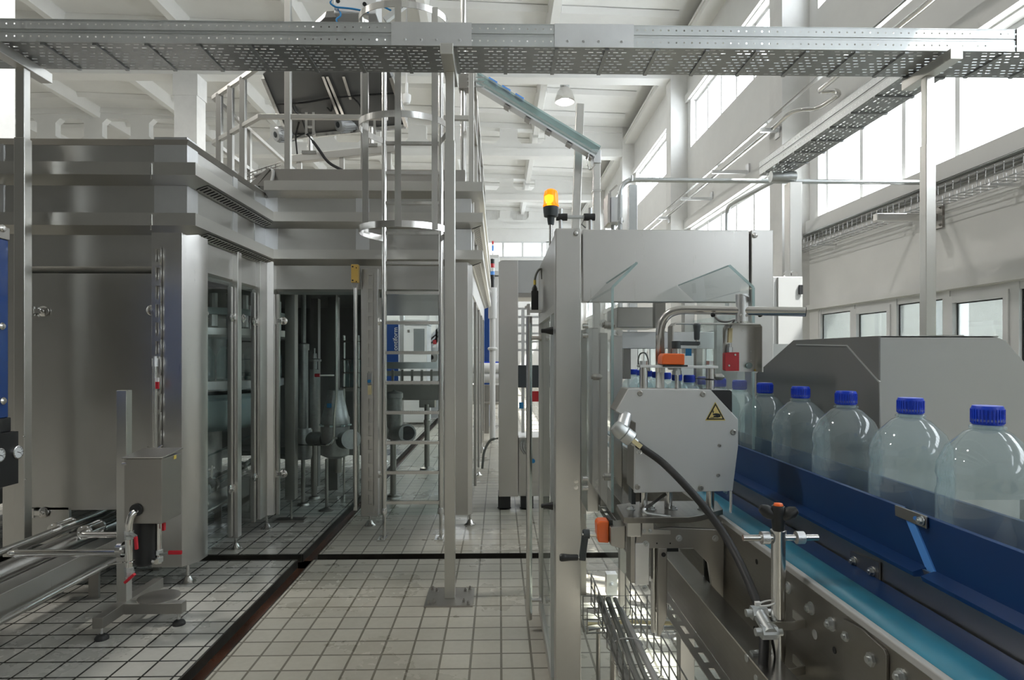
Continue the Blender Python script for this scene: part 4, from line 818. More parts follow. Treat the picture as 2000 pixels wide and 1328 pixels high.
# second grey housing farther back between the machines
Yc = 6.0; r = thing('rear_housing', 'narrow stainless housing with hood standing between the two big machines', 'machine', (.3, 6.3, 0)); zc = lambda y: az(y, Yc, 1000)
m = MB().prism([(ax(974, Yc), Yc, zc(970)), (ax(974, Yc), Yc, zc(512)), (ax(980, Yc), Yc, zc(508)), (ax(1012, Yc), Yc, zc(508)), (ax(1012, Yc), Yc, zc(970))], (0, .5, 0)); m.build('column', M['steel'], r, bev=.004)
MB().box(ax(1012, Yc), .8, Yc + .03, Yc + .5, zc(572), zc(507)).build('hood', M['matte'], r, bev=.004); MB().box(ax(1012, Yc), .8, Yc + .03, Yc + .5, zc(580), zc(572)).build('hood_edge', M['dsteel'], r)
MB().box(ax(1013, Yc), .6, Yc + .02, Yc + .5, zc(970), zc(855)).build('lower_cabinet', M['panel'], r, bev=.004); MB().box(ax(1013, Yc), .6, Yc + .1, Yc + .4, zc(758), zc(714)).build('dark_drawer', M['gplast'], r, bev=.004)
m = MB()
for k in range(6): m.box(ax(1013, Yc), .6, Yc + .3, Yc + .34, zc(600 + k * 17), zc(596 + k * 17))
m.box(ax(1020, Yc), ax(1026, Yc), Yc + .2, Yc + .25, zc(850), zc(600)); m.build('guide_bars', M['alu'], r)
p = at(1044, 774, Yc); MB().box(p.x - .03, p.x + .04, Yc - .02, Yc + .02, p.z - .05, p.z + .05).build('red_sensor', M['red'], r)
p = at(1016, 792, Yc); MB().box(p.x - .01, p.x + .03, Yc, Yc + .01, p.z - .03, p.z + .03).build('blue_sticker', M['lbl'], r); p = at(1041, 900, Yc); MB().cyl(p, p + V((0, -.02, 0)), .02).build('blue_button', M['lbl'], r)
m = MB()
for k in range(4): m.tube([at(1020 + k * 5, 858 + k, Yc - .02), at(1016 + k * 5, 875, Yc - .05), at(1024 + k * 4, 886, Yc - .02)], .008, 6, .05)
m.build('hose', M['ivory'], r)
MB().tube([at(973, 856, Yc), at(958, 858, Yc), at(945, 880, Yc), at(942, 915, Yc)], .012, 8, .12).build('side_hose', M['pipeg'], r)
for px in (985, 1030): x = ax(px, Yc); MB().box(x - .06, x + .06, Yc + .05, Yc + .3, .02, zc(970)).lathe([(.07, 0), (.05, .02)], (x, Yc + .15, 0)).build('base', M['black'], r)
# ---- adjustable sensor head in front of the conveyor -----------------------------------------------
Yd = 1.65; pt = lambda x, y, Y=Yd: at(x, y, Y)
t = thing('inspection_unit', 'grey sensor head box with a yellow crush-warning triangle beside the bottle lane', 'sensor head', pt(1330, 960))
out = [(1228, 759), (1388, 761), (1442, 819), (1442, 872), (1431, 959), (1239, 963), (1241, 826), (1203, 803)]
MB().prism([pt(*p) for p in out], (0, .012, 0)).build('front_plate', M['matte'], t, bev=.002)
inn = [(1228, 760), (1428, 764), (1431, 800), (1441, 822), (1440, 870), (1428, 957), (1240, 961), (1242, 827), (1205, 803)]
MB().prism([pt(*p) + V((0, .012, 0)) for p in inn], (0, .095, 0)).build('body', M['dsteel'], t, bev=.002)
MB().prism([pt(1389, 762), pt(1426, 762), pt(1429.5, 765), pt(1430, 805)], (0, .1, 0)).build('black_corner_cover', M['black'], t)
for p in ((1250, 768), (1373, 770), (1432, 844), (1405, 870), (1245, 951), (1369, 953), (1403, 928)): MB().screw(pt(*p), (0, -1, 0), .0075 if p[0] not in (1405, 1403) else .005).build('screw', M['dsteel'], t)
def tri(cx, y0, y1, w, d): return [pt(cx, y0) + V((0, d, 0)), pt(cx + w, y1) + V((0, d, 0)), pt(cx - w, y1) + V((0, d, 0))]
MB().prism(tri(1397, 785, 821, 19.5, -.0012), (0, .001, 0)).build('triangle_edge', M['yellow'], t); MB().prism(tri(1397, 787, 819.5, 17.8, -.0018), (0, .0008, 0)).build('triangle_border', M['black'], t); MB().prism(tri(1397, 792, 817, 13.6, -.0024), (0, .0007, 0)).build('triangle_field', M['dyel'], t)
m = MB(); f = lambda *ps: m.prism([pt(x, y) + V((0, -.003, 0)) for x, y in ps], (0, .0007, 0))
f((1391.6, 800.5), (1392.8, 800.5), (1392.8, 804), (1391.6, 804)); f((1390.2, 803.6), (1394.2, 803.6), (1392.2, 807)); f((1386.5, 815), (1394, 814.6), (1394, 816), (1386.5, 816))
f((1391, 808), (1398, 806.8), (1404, 807.5), (1406.5, 809.5), (1406.8, 814), (1401, 815.5), (1394, 815), (1392.5, 812), (1398, 811.6), (1392, 810))
m.build('hand_symbol', M['black'], t)
# plug and black cable leaving it
Yk = 1.63; r = thing('power_cable', 'thick black cable curving down from the silver plug of the sensor head', 'cable', pt(1490, 1320, 1.2))
d = (pt(1245, 868, Yk) - pt(1208, 838, Yk)).normalized(); a = pt(1206, 836, Yk)
MB().tube([a + d * .05, a + d * .085, pt(1290, 899, 1.61), pt(1330, 938, 1.55), pt(1372, 985, 1.52), pt(1410, 1035, 1.48), pt(1440, 1088, 1.42), pt(1462, 1135, 1.36), pt(1479, 1178, 1.3), pt(1490, 1215, 1.26), pt(1493, 1262, 1.22), pt(1489, 1310, 1.2), pt(1480, 1400, 1.2)], .0095, 12, .08, 4).build('cord', M['rubber'], r)
MB().cyl(pt(1215, 836, Yk), pt(1222, 812, Yk + .03), .017, n=20).build('plug_elbow', M['alu'], r)
MB().lathe([(0, -.012), (.014, -.011), (.019, -.004), (.021, .004), (.021, .02), (.019, .022), (.021, .024), (.021, .046), (.017, .05), (.011, .052), (.011, .062), (0, .062)], a, d, 24).build('plug_body', M['galv'], r)
MB().bar(a + d * .042 + V((0, -.012, 0)), a + d * .075 + V((0, -.012, 0)), .016, .012).build('plug_tag', M['cream'], r); q = a + d * .075 + V((-.003, -.01, -.014)); MB().tube([q + V((.006 * math.cos(k), 0, .006 * math.sin(k))) for k in [i * .7 for i in range(9)]], .0013, 6, closed=True).build('tag_ring', M['tubes'], r)
# height adjuster on top: two posts, bridge, spindle, orange counter, crank
r = thing('height_adjuster', 'hand crank adjuster with upright black grip and orange counter above the sensor head', 'adjuster', pt(1322, 757)); Ya = Yd + .05
for px in (1257, 1387): x = ax(px, Ya); MB().cyl((x, Ya, pt(0, 762, Ya).z), (x, Ya, pt(0, 716, Ya).z), .0112, n=20).build('guide_post', M['tubes'], r); MB().cyl((x, Ya, pt(0, 713, Ya).z), (x, Ya, pt(0, 705, Ya).z), .0105, n=6).build('hex_bolt', M['galv'], r)
MB().bar(pt(1247, 715, Ya), pt(1398, 717, Ya), .04, .007).build('bridge', M['alu'], r, bev=.001)
x = ax(1322, Ya); zz = lambda y: az(y, Ya, 1322)
MB().cyl((x, Ya, zz(762)), (x, Ya, zz(730)), .0058).build('spindle', M['tubes'], r); MB().cyl((x, Ya, zz(732)), (x, Ya, zz(724)), .013, n=6).cyl((x, Ya, zz(725)), (x, Ya, zz(718)), .0105).build('nut', M['galv'], r)
MB().prism([pt(1293, 712, Ya - .025), pt(1337.5, 713, Ya - .025), pt(1337.5, 691, Ya - .025), pt(1298, 690, Ya - .025), pt(1294, 696, Ya - .025)], (0, .05, 0)).build('counter', M['orange'], r, bev=.003); MB().box(x - .044, x + .022, Ya - .026, Ya + .026, zz(716), zz(712.5)).build('counter_base', M['black'], r)
MB().cyl((x, Ya, zz(691)), (x, Ya, zz(680)), .009).build('shaft', M['tubes'], r)
MB().cyl((x - .002, Ya, zz(681)), (x - .002, Ya, zz(666)), .0125).bar(pt(1316, 670, Ya), pt(1364, 671, Ya), .017, .011).cyl(pt(1361, 673, Ya), pt(1361, 667, Ya), .009).build('crank_arm', M['gplast'], r, bev=.001)
MB().lathe([(.0065, 0), (.0075, .004), (.0078, .02), (.0095, .036), (.0098, .042), (.008, .045), (0, .045)], pt(1361, 664, Ya), (0, 0, 1), 18).build('grip', M['gplast'], r); MB().cyl(pt(1361, 667, Ya), pt(1361, 662, Ya), .004).build('grip_pin', M['tubes'], r)
q = ax(1387, Ya); z = zz(741); MB().tube([(q + .0125 * math.cos(k * .52), Ya + .0125 * math.sin(k * .52), z) for k in range(12)], .002, 6, closed=True).bar((q, Ya - .012, z + .001), (q - .045, Ya - .014, z + .003), .003, .002).build('cable_tie', M['black'], r)
# bent tube with the clamp and red sensor bracket
r = thing('bent_tube_stand', 'polished bent tube rising behind the orange counter and reaching right', 'bracket', pt(1289, 760, 1.8))
tp = [pt(1289, 800, 1.8), pt(1289, 604, 1.8), pt(1573, 609, 1.66)]
MB().tube(fillet(tp, .075, 10), .0125, 20).build('tube', M['tubes'], r); e = pt(1573, 609, 1.66); dd = (tp[2] - tp[1]).normalized(); MB().lathe([(.0127, 0), (.0127, .0015), (.011, .0018), (.011, .0005), (0, .0005)], e, dd, 20).build('end_plug', M['gplast'], r)
for px in (1392, 1484): q = pt(px, 613.5, 1.72); MB().cyl(q, q + V((0, -.004, -.004)), .0062).build('tube_hole', M['dark'], r)
q = pt(1449, 603, 1.72); MB().lathe([(.0, -.036), (.0165, -.036), (.0165, .04), (0, .04)], q, (0, 0, 1), 24).build('clamp', M['alu'], r, bev=.001)
MB().prism([pt(1449, 575, 1.70), pt(1463, 580, 1.70), pt(1464, 590, 1.70), pt(1463, 578, 1.70)], (0, .03, 0)).build('clamp_lip', M['alu'], r)
for px in (1446, 1458): MB().screw(pt(px, 616, 1.705), (0, -1, 0), .004).build('clamp_screw', M['dsteel'], r)
MB().cyl(pt(1449, 631, 1.72), pt(1449, 626, 1.72), .014, n=20).build('clamp_foot', M['tubes'], r)
r = thing('sensor_bracket', 'open sheet steel bracket with small red sensor hanging under the bent tube', 'bracket', pt(1448, 726, 1.76)); Yr = 1.765
m = MB().sweep([(0, 0), (0, .07), (.003, .07), (.003, 0)], [pt(0, 0)] * 0 + [V((0, 0, 0)), V((0, 1, 0))], 1) if False else MB()
fr = [pt(1310, 722, Yr), pt(1310, 638, Yr), pt(1316, 632, Yr), pt(1478, 633, Yr), pt(1482.5, 638, Yr), pt(1482.5, 726, Yr)]
m = MB(); m.path(fr, .003, .05, (0, 1, 0)) if False else [m.bar(a, b_, .05, .0035, (b_ - a).cross(V((0, 1, 0)))) for a, b_ in zip(fr, fr[1:])]; m.build('frame_strip', M['steel'], r)
MB().prism([pt(1412, 640, Yr + .024), pt(1416, 634, Yr + .024), pt(1466, 634, Yr + .024), pt(1466, 726, Yr + .024), pt(1418, 726, Yr + .024), pt(1412, 720, Yr + .024)], (0, .003, 0)).build('back_plate', M['steel'], r)
MB().prism([pt(1466, 634, Yr + .024), pt(1482, 634, Yr + .024), pt(1482, 726, Yr + .024), pt(1466, 726, Yr + .024)], (0, .003, 0)).build('side_plate', M['hstrip'], r)
MB().prism([pt(1416, 690, Yr), pt(1420, 688, Yr), pt(1444, 688, Yr), pt(1444, 724.5, Yr), pt(1418, 724.5, Yr), pt(1416, 722, Yr)], (0, .02, 0)).build('red_sensor', M['red'], r, bev=.001)
for p in ((1436, 693), (1424, 714)): MB().screw(pt(*p, Yr), (0, -1, 0), .0032).build('sensor_screw', M['tubes'], r)
MB().cyl(pt(1425, 688, Yr + .01), pt(1425, 678, Yr + .01), .009, n=6).cyl(pt(1425, 679, Yr + .01), pt(1425, 671, Yr + .01), .0055).build('connector', M['galv'], r); MB().bar(pt(1425, 669, Yr), pt(1426, 641, Yr), .011, .01).build('cable_tag', M['cream'], r)
MB().tube([pt(1426, 641, Yr + .01), pt(1428, 634, Yr + .01), pt(1437, 622, Yr), pt(1420, 629, Yr - .01), pt(1404, 627, Yr), pt(1395, 616, Yr + .01)], .0032, 8, .02).build('wire', M['ivory'], r)
q = pt(1462, 714, Yr + .02); MB().cyl(q, q + V((0, -.006, 0)), .009, n=20).build('sensor_lens', M['edge'], r); q = pt(1477, 723, Yr + .02); MB().box(q.x - .005, q.x + .005, q.y, q.y + .002, q.z - .003, q.z + .003).build('yellow_sticker', M['yellow'], r)
m = MB()
for p in ((1450, 645), (1467, 686), (1467, 704)): q = pt(*p, Yr + .023); m.cyl(q, q + V((0, .0005, 0)), .002)
m.build('fixing_holes', M['white'], r)
# support bracket, platform and lower crank under the head
r = thing('support_bracket', 'steel plate bracket under the sensor head bolted to the conveyor', 'bracket', pt(1320, 1240))
for px in (1257, 1305, 1387): MB().cyl(V((ax(px, Yd + .06), Yd + .06, pt(0, 963).z)), V((ax(px, Yd + .06), Yd + .06, pt(0, 1012).z)), .011).build('guide_post', M['tubes'], r)
top = [pt(1204, 994, 1.76), pt(1252, 993, 1.8), pt(1400, 996, 1.8), pt(1412, 1009, 1.7), pt(1370, 1012, 1.64), pt(1345, 1011, 1.62), pt(1218, 1012, 1.62)]
zt = pt(0, 1011).z; MB().prism([V((p.x, p.y, zt)) for p in top], (0, 0, -.016)).build('platform', M['dkmetal'], r, bev=.0015)
for p in ((1325, 1004), (1382, 1008), (1282, 1000), (1240, 1000)): MB().bolt(V((pt(*p).x, 1.70, zt)), (0, 0, 1), .008, .006).build('hex_bolt', M['galv'], r)
plate = [(1248, 1036), (1307, 1030), (1414, 1035), (1413, 1203), (1410, 1201), (1394, 1172), (1383, 1100), (1354, 1071), (1240, 1071), (1243, 1048)]
MB().prism([pt(*p) for p in plate], (0, .012, 0)).build('side_plate', M['dsteel'], r, bev=.0015)
MB().prism([pt(1376, 1090, Yd + .08), pt(1384, 1094, Yd + .08), pt(1391, 1150, Yd + .08), pt(1378, 1150, Yd + .08)], (0, .01, 0)).build('inner_rib', M['dark'], r)
MB().box(ax(1240, Yd), ax(1268, Yd), Yd - .004, Yd + .05, pt(0, 1151).z, pt(0, 1068).z).build('leg_block', M['alu'], r, bev=.002); MB().box(ax(1232, Yd), ax(1240, Yd), Yd, Yd + .06, pt(0, 1148).z, pt(0, 1045).z).build('leg_edge', M['dsteel'], r)
MB().box(ax(1222, Yd), ax(1250, Yd), Yd - .02, Yd + .06, pt(0, 1052).z, pt(0, 1020).z).build('counter_mount', M['steel'], r, bev=.003); MB().prism([pt(1192, 1030, Yd), pt(1222, 1026, Yd), pt(1222, 1071, Yd), pt(1214, 1072, Yd), pt(1193, 1066, Yd)], (0, .06, 0)).build('sheet_cover', M['dsteel'], r, bev=.003)
MB().prism([pt(1254, 1004, Yd - .012), pt(1277, 1004, Yd - .012), pt(1277, 1034, Yd - .012), pt(1310, 1036, Yd - .012), pt(1310, 1044, Yd - .012), pt(1254, 1044, Yd - .012)], (0, .012, 0)).build('latch_plate', M['hstrip'], r, bev=.001)
for p in ((1261, 1062), (1326, 1051), (1397, 1051), (1260, 1149), (1258, 1037), (1270, 1037)): MB().bolt(pt(*p, Yd - (.014 if p[1] < 1040 else 0)), (0, -1, 0), .006 if p[1] > 1040 else .004).build('hex_bolt', M['galv'], r)
m = MB()
for p in ((1283, 1061), (1309, 1061)): m.cyl(pt(*p), pt(*p) + V((0, -.0008, 0)), .002)
m.build('drilled_hole', M['dark'], r)
MB().cyl(V((ax(1277, Yd + .03), Yd + .03, pt(0, 1255).z)), V((ax(1277, Yd + .03), Yd + .03, pt(0, 1071).z)), .0085, n=18).build('lower_post', M['tubes'], r)
MB().prism([pt(1285, 1071, Yd), pt(1303, 1071, Yd), pt(1303, 1205, Yd), pt(1290, 1243, Yd), pt(1285, 1243, Yd)], (0, .012, 0)).build('pointed_blade', M['dsteel'], r, bev=.002); MB().cyl(pt(1296, 1083, Yd), pt(1296, 1083, Yd) + V((0, -.002, 0)), .006).build('blade_slot', M['dark'], r)
MB().box(ax(1303, Yd + .06), ax(1325, Yd + .06), Yd + .06, Yd + .1, pt(0, 1100).z, pt(0, 1062).z).build('slide_block', M['gplast'], r); MB().cyl(V((ax(1325, 1.74), 1.74, pt(0, 1092).z)), V((.62, 1.74, pt(0, 1092).z)), .012).bolt((.59, 1.74, pt(0, 1100).z), (-1, 0, 0), .01).build('pivot_shaft', M['galv'], r)
MB().tube([pt(1300, 965, Yd + .03), pt(1256, 996, Yd), pt(1262, 1003, Yd - .01), pt(1310, 1010, Yd - .02)], .005, 8, .02).build('braided_strap', M['galv'], r)
MB().box(ax(1240, Yd + .06), ax(1232, Yd + .06), Yd + .05, Yd + .09, pt(0, 1000).z, pt(0, 960).z).build('rear_upright', M['gplast'], r)
r = thing('crank_handle', 'lower hand crank with sideways black grip and orange counter beside the post', 'adjuster', pt(1140, 1100)); Yq = Yd + .02; p = lambda x, y: pt(x, y, Yq)
MB().prism([p(1166, 1024), p(1171, 1018), p(1190, 1018), p(1190, 1061), p(1169, 1060), p(1167, 1050)], (0, .045, 0)).build('counter', M['orange'], r, bev=.004); MB().box(ax(1190, Yq), ax(1197, Yq), Yq, Yq + .047, p(0, 1062).z, p(0, 1022).z).build('counter_base', M['black'], r)
c = p(1168, 1047) + V((0, .022, 0)); MB().cyl(c, c + V((-.028, 0, 0)), .009).build('shaft', M['tubes'], r); MB().cyl(c + V((-.02, 0, 0)), c + V((-.036, 0, 0)), .0125).build('hub', M['gplast'], r)
MB().bar(c + V((-.03, 0, .01)), c + V((-.04, 0, -.072)), .018, .011, (0, 1, 0)).build('crank_arm', M['gplast'], r, bev=.002)
g = c + V((-.044, 0, -.064)); MB().cyl(g + V((.005, 0, 0)), g + V((-.008, 0, 0)), .004).build('grip_pin', M['tubes'], r); MB().lathe([(.0075, 0), (.0085, .004), (.0085, .02), (.0105, .04), (.0105, .046), (.008, .05), (0, .05)], g + V((-.007, 0, 0)), (-1, 0, 0), 18).build('grip', M['black'], r)
MB().cyl(c + V((-.036, 0, 0)), c + V((-.04, 0, 0)), .006).build('hub_screw', M['tubes'], r)
# wire baskets with cables under the head
r = thing('wire_cable_basket', 'wire mesh basket sloping towards the viewer under the support bracket', 'cable tray', (.47, 2, .3))
m = MB(); xa, xb_, za, zb, y0, y1 = .40, .55, .55, .40, 1.15, 2.71
for x, z in ((xa, za), (xa, .5), (xa, .45), (xa + .02, zb), (xa + .075, zb), (xb_ - .02, zb), (xb_, .45), (xb_, .5), (xb_, za)): m.tube([(x, y0, z), (x, y1, z)], .0028, 6)
y = y1
while y > y0: m.tube([(xa, y, za), (xa, y, zb + .015), (xa + .015, y, zb), (xb_ - .015, y, zb), (xb_, y, zb + .015), (xb_, y, za)], .0028, 6); y -= .1
m.build('mesh', M['cast'], r)
for y in (1.4, 2.6): MB().cyl((.475, y, 0), (.475, y, .4), .012).lathe([(.05, 0), (.02, .02)], (.475, y, 0)).build('stand', M['dsteel'], r)
for k, (dx, rr, mt, lab) in enumerate(((.03, .016, 'pipeg', 'thickest grey cable lying in the sloping wire basket'), (.065, .012, 'pipeg', 'dark cable lying next to the thickest grey cable in the basket'), (.095, .009, 'pipeg', 'slim cable on the right side of the sloping wire basket'))):
    solo(MB().tube([(xa + dx, 1.12, .425), (xa + dx + .01, 1.6, .43), (xa + dx - .008, 2.1, .425), (xa + dx + .006, 2.5, .43), (xa + dx, 2.66, .46)], rr, 8, .1), 'cable', M[mt], lab, 'cable')
r = thing('cable_tray_rung', 'pale clear hose inside the sloping wire basket tied with straps', 'hose', (.5, 2, .43)); MB().tube([(.515, 1.12, .42), (.52, 1.8, .425), (.512, 2.62, .43)], .012, 8, .1).build('tube', M['ivory'], r)
for y in (1.5, 2.3): MB().tube([(.475 + .055 * math.cos(a), y, .43 + .026 * math.sin(a)) for a in [k * .52 for k in range(12)]], .0022, 6, closed=True).build('cable_tie', M['white'], r)
r['category'] = 'hose'; r.name = 'clear_hose'
r = thing('wire_cable_basket', 'short crosswise wire basket with white cable ties behind the pointed blade', 'cable tray', (.7, 2.75, .3)); m = MB(); Y0, Y1 = 2.76, 2.9
for y, z in ((Y0, .38), (Y0, .33), (Y0, .27), (.5 * (Y0 + Y1), .26), (Y1, .27), (Y1, .38)): m.tube([(.39, y, z), (.92, y, z)], .003, 6)
x = .39
while x < .93: m.tube([(x, Y0, .38), (x, Y0, .27), (x, Y0 + .015, .26), (x, Y1 - .015, .26), (x, Y1, .27), (x, Y1, .38)], .003, 6); x += .1
m.build('mesh', M['cast'], r); BASE_R = r
for x in (.45, .86): MB().cyl((x, 2.83, 0), (x, 2.83, .26), .01).build('stand', M['dsteel'], r)
for k, (y, z, mt, lab) in enumerate(((2.79, .275, 'ivory', 'pale cable nearest the viewer in the crosswise basket'), (2.82, .285, 'cream', 'yellowish cable in the middle of the crosswise basket'), (2.86, .275, 'white', 'white cable at the back of the crosswise basket'))):
    solo(MB().tube([(.40, y, z), (.6, y + .008, z + .006), (.75, y - .006, z), (.91, y, z + .004)], .009, 8, .08), 'cable', M[mt], lab, 'cable')
for x in (.72, .8): MB().tube([(x + .002 * k, 2.83 + .06 * math.cos(k * .52), .285 + .035 * math.sin(k * .52)) for k in range(12)], .0025, 6, closed=True).build('cable_tie', M['white'], BASE_R)
# ---- bottle conveyor, bottles and cover -------------------------------------------------------------
CY0, CY1 = .5, 4.6; XP = .60; px_ = lambda x, y: atx(x, y, XP)
t = thing('bottle_conveyor', 'bottle conveyor with blue side rails and teal belt running into the tunnel machine', 'conveyor', (.75, 2.5, 0))
MB().box(XP, XP + .006, CY0, 3.4, .84, 1.055).build('side_plate', M['dkmetal'], t, bev=.001)
MB().box(XP + .006, XP + .05, CY0, 3.4, .84, .846).build('bottom_flange', M['dsteel'], t)
MB().box(XP - .001, XP + .013, CY0, 1.335, 1.050, 1.064).build('wear_strip', M['ivory'], t, bev=.003)
MB().box(XP - .001, XP + .013, 1.36, 3.2, 1.050, 1.064).build('wear_strip', M['ivory'], t, bev=.003)
m = MB().prism([(.616, CY0, 1.048), (.694, CY0, 1.048), (.694, CY0, 1.057), (.686, CY0, 1.0625), (.622, CY0, 1.0625), (.616, CY0, 1.058)], (0, 3.1, 0))
m.build('belt', M['teal'], t)
MB().box(.62, .725, CY0, 3.6, .98, 1.0).build('belt_return', M['teal'], t)
MB().box(.70, .768, CY0, 3.4, 1.03, 1.048).build('lower_guide', M['navy'], t, bev=.003)
MB().box(.772, .777, CY0, 3.4, 1.02, 1.11).build('rail_plate', M['panel'], t)
jy = atx(1835, 1085, .785).y     # where the two side rails meet
def rail(y0, y1, s0, s1):
    m = MB(); prof = [(.752, 1.099), (.752, 1.106), (.783, 1.113), (.783, 1.204), (.789, 1.206), (.791, 1.11), (.786, 1.099)]
    vs = [V((x, y0 + s0 * (z - 1.09), z)) for x, z in prof] + [V((x, y1 + s1 * (z - 1.09), z)) for x, z in prof]; n = len(prof)
    m.faces(vs, [(i, (i + 1) % n, n + (i + 1) % n, n + i) for i in range(n)] + [tuple(range(n - 1, -1, -1)), tuple(range(n, 2 * n))]); return m
y1 = atx(1440, 930, .76).y
rail(CY0, jy - .01, 0, .75).build('side_rail', M['navy'], t); rail(jy + .012, 3.3, .75, 0).build('side_rail', M['navy'], t)
sl = MB(); za, zb = 1.09, 1.205; sl.prism([(.780, jy - .012, za), (.780, jy + .014, za), (.780, jy + .014 + .75 * .115, zb), (.780, jy - .012 + .75 * .115, zb)], (.004, 0, 0)); sl.build('joint_strip', M['lblue'], t)
MB().box(.975, .985, CY0, 3.3, 1.08, 1.19).box(.955, .985, CY0, 3.3, 1.08, 1.086).build('far_side_rail', M['navy'], t)
MB().box(.79, .975, CY0, 4.4, 1.06, 1.078).build('slide_bed', M['alu'], t)
MB().box(.99, 1.0, CY0, 3.3, .9, 1.08).build('far_side_plate', M['dsteel'], t)
# fixings on the plate
for p in ((1540, 1148), (1585, 1188), (1625, 1219), (1659, 1243), (1709, 1288), (1762, 1322)): MB().bolt(px_(*p), (-1, 0, 0), .0085 if p[0] != 1709 else .011, .007).build('hex_bolt', M['galv'], t)
m = MB()
for p in ((1478, 1097), (1474, 1228), (1630, 1270)): m.cyl(px_(*p), px_(*p) + V((-.0008, 0, 0)), .006)
m.build('drilled_hole', M['dark'], t); MB().cyl(px_(1592, 1239), px_(1592, 1239) + V((-.001, 0, 0)), .009).build('blanking_plug', M['ivory'], t)
q = [px_(1652, 1208), px_(1688, 1228), px_(1732, 1268), px_(1737, 1280), px_(1737, 1360), px_(1652, 1360)]; MB().prism(q, (-.005, 0, 0)).build('cover_plate', M['dkmetal'], t, bev=.001)
pa = lambda x, y, X=.772: atx(x, y, X)
MB().prism([pa(1664, 1076, .77), pa(1720, 1098, .77), pa(1720, 1138, .77), pa(1664, 1110, .77)], (-.004, 0, 0)).build('splice_plate', M['dsteel'], t)
for p in ((1668, 1096), (1704, 1116)): MB().bolt(pa(*p, .766), (-1, 0, 0), .007, .006).build('hex_bolt', M['galv'], t)
b_ = .781; MB().prism([pa(1751, 986, b_), pa(1812, 1008, b_), pa(1813, 1033, b_), pa(1752, 1007, b_)], (-.004, 0, 0)).build('joint_bracket', M['dsteel'], t, bev=.001); MB().bolt(pa(1800, 1017, .776), (-1, 0, 0), .0062, .005).build('hex_bolt', M['galv'], t)
m = MB().cyl(pa(1788, 1012, .7765), pa(1788, 1012, .7755), .004); m.build('bracket_slot', M['lblue'], t)
MB().tube([atx(1424, 957, .70), atx(1418, 944, .70), atx(1428, 941, .70), atx(1427, 1008, .64), atx(1419, 1018, .62), atx(1412, 1020, .60)], .004, 8, .015).build('wire_loop', M['tubes'], t); MB().bolt(atx(1419, 959, .69), (-1, 0, 0), .006, .006).build('hex_bolt', M['galv'], t)
# conveyor legs and the channel rails below it
for y in (2.2, 3.3):
    for x in (.66, .95): MB().box(x - .025, x + .025, y - .025, y + .025, .04, .9).cyl((x, y, .012), (x, y, .05), .012).lathe([(.04, 0), (.03, .012), (.012, .02)], (x, y, 0)).build('leg', M['steel'], t, bev=.002)
    MB().box(.63, .98, y - .02, y + .02, .86, .9).build('cross_member', M['steel'], t)
r = thing('drip_channel', 'long steel channel rail running along under the bottle conveyor', 'channel', (.56, 2.5, .75))
MB().box(.498, .554, CY0, 4.4, .896, .90).build('top_flange', M['tubes'], r); MB().box(.498, .504, CY0, 4.4, .80, .896).box(.548, .554, CY0, 4.4, .80, .896).build('web', M['dkmetal'], r)  # pale top, dark webs: light and shade put into the steel colours
for y in (.55, 3.9): MB().box(.51, .545, y, y + .05, 0, .81).build('stand', M['dsteel'], r)
r = thing('slotted_rail', 'pale slotted metal strip running along the lower edge of the channel under the conveyor', 'rail', (.475, 2.4, .79))
MB().perf((.452, .6, .798), (0, .073, 0), (.045, 0, 0), 50, 1, .62, .28, 0).build('slotted_plate', M['steel'], r, thick=.003)
for y in (.57, 3.92): MB().box(.455, .51, y, y + .02, .785, .797).build('hanger_clip', M['dsteel'], r)
# the row of bottles
ys = [1.113, 1.325, 1.575, 1.815, 2.06, 2.28, 2.49, 2.69, 2.89, 3.09, 3.29, 3.49, 3.69, 3.89, 4.09]; first = None
nth = 'zeroth first second third fourth fifth sixth seventh eighth ninth tenth eleventh twelfth thirteenth fourteenth fifteenth sixteenth seventeenth'.split()
for k, y in enumerate(ys):
    p = V((.884, y, 1.078))
    lab = ('clear water bottle with blue cap, %s from the viewer in the conveyor row' % nth[k + 1]) if k < 7 else 'clear water bottle with blue cap inside or beyond the tunnel machine on the conveyor'
    if first is None:
        first = thing('water_bottle', lab, 'bottle', p, 'blue-capped bottles on the conveyor'); b = bottle_bm(); bmesh.ops.translate(b.bm, verts=b.bm.verts, vec=p); b.build('body', M['pet'], first)
        c = MB().lathe([(.0235, .297), (.025, .299), (.025, .326), (.023, .331), (0, .331)], p, n=30)
        for j in range(30): a = j * math.pi / 15; c.bar(p + V((.025 * math.cos(a), .025 * math.sin(a), .3)), p + V((.025 * math.cos(a), .025 * math.sin(a), .325)), .002, .002, (math.cos(a), math.sin(a), 0))
        c.build('cap', M['cap'], first); MB().lathe([(.0255, .289), (.0285, .29), (.0285, .294), (.0255, .296)], p, n=24).build('neck_ring', M['pet'], first)
        org = p
    else: dup(first, p - org, lab)
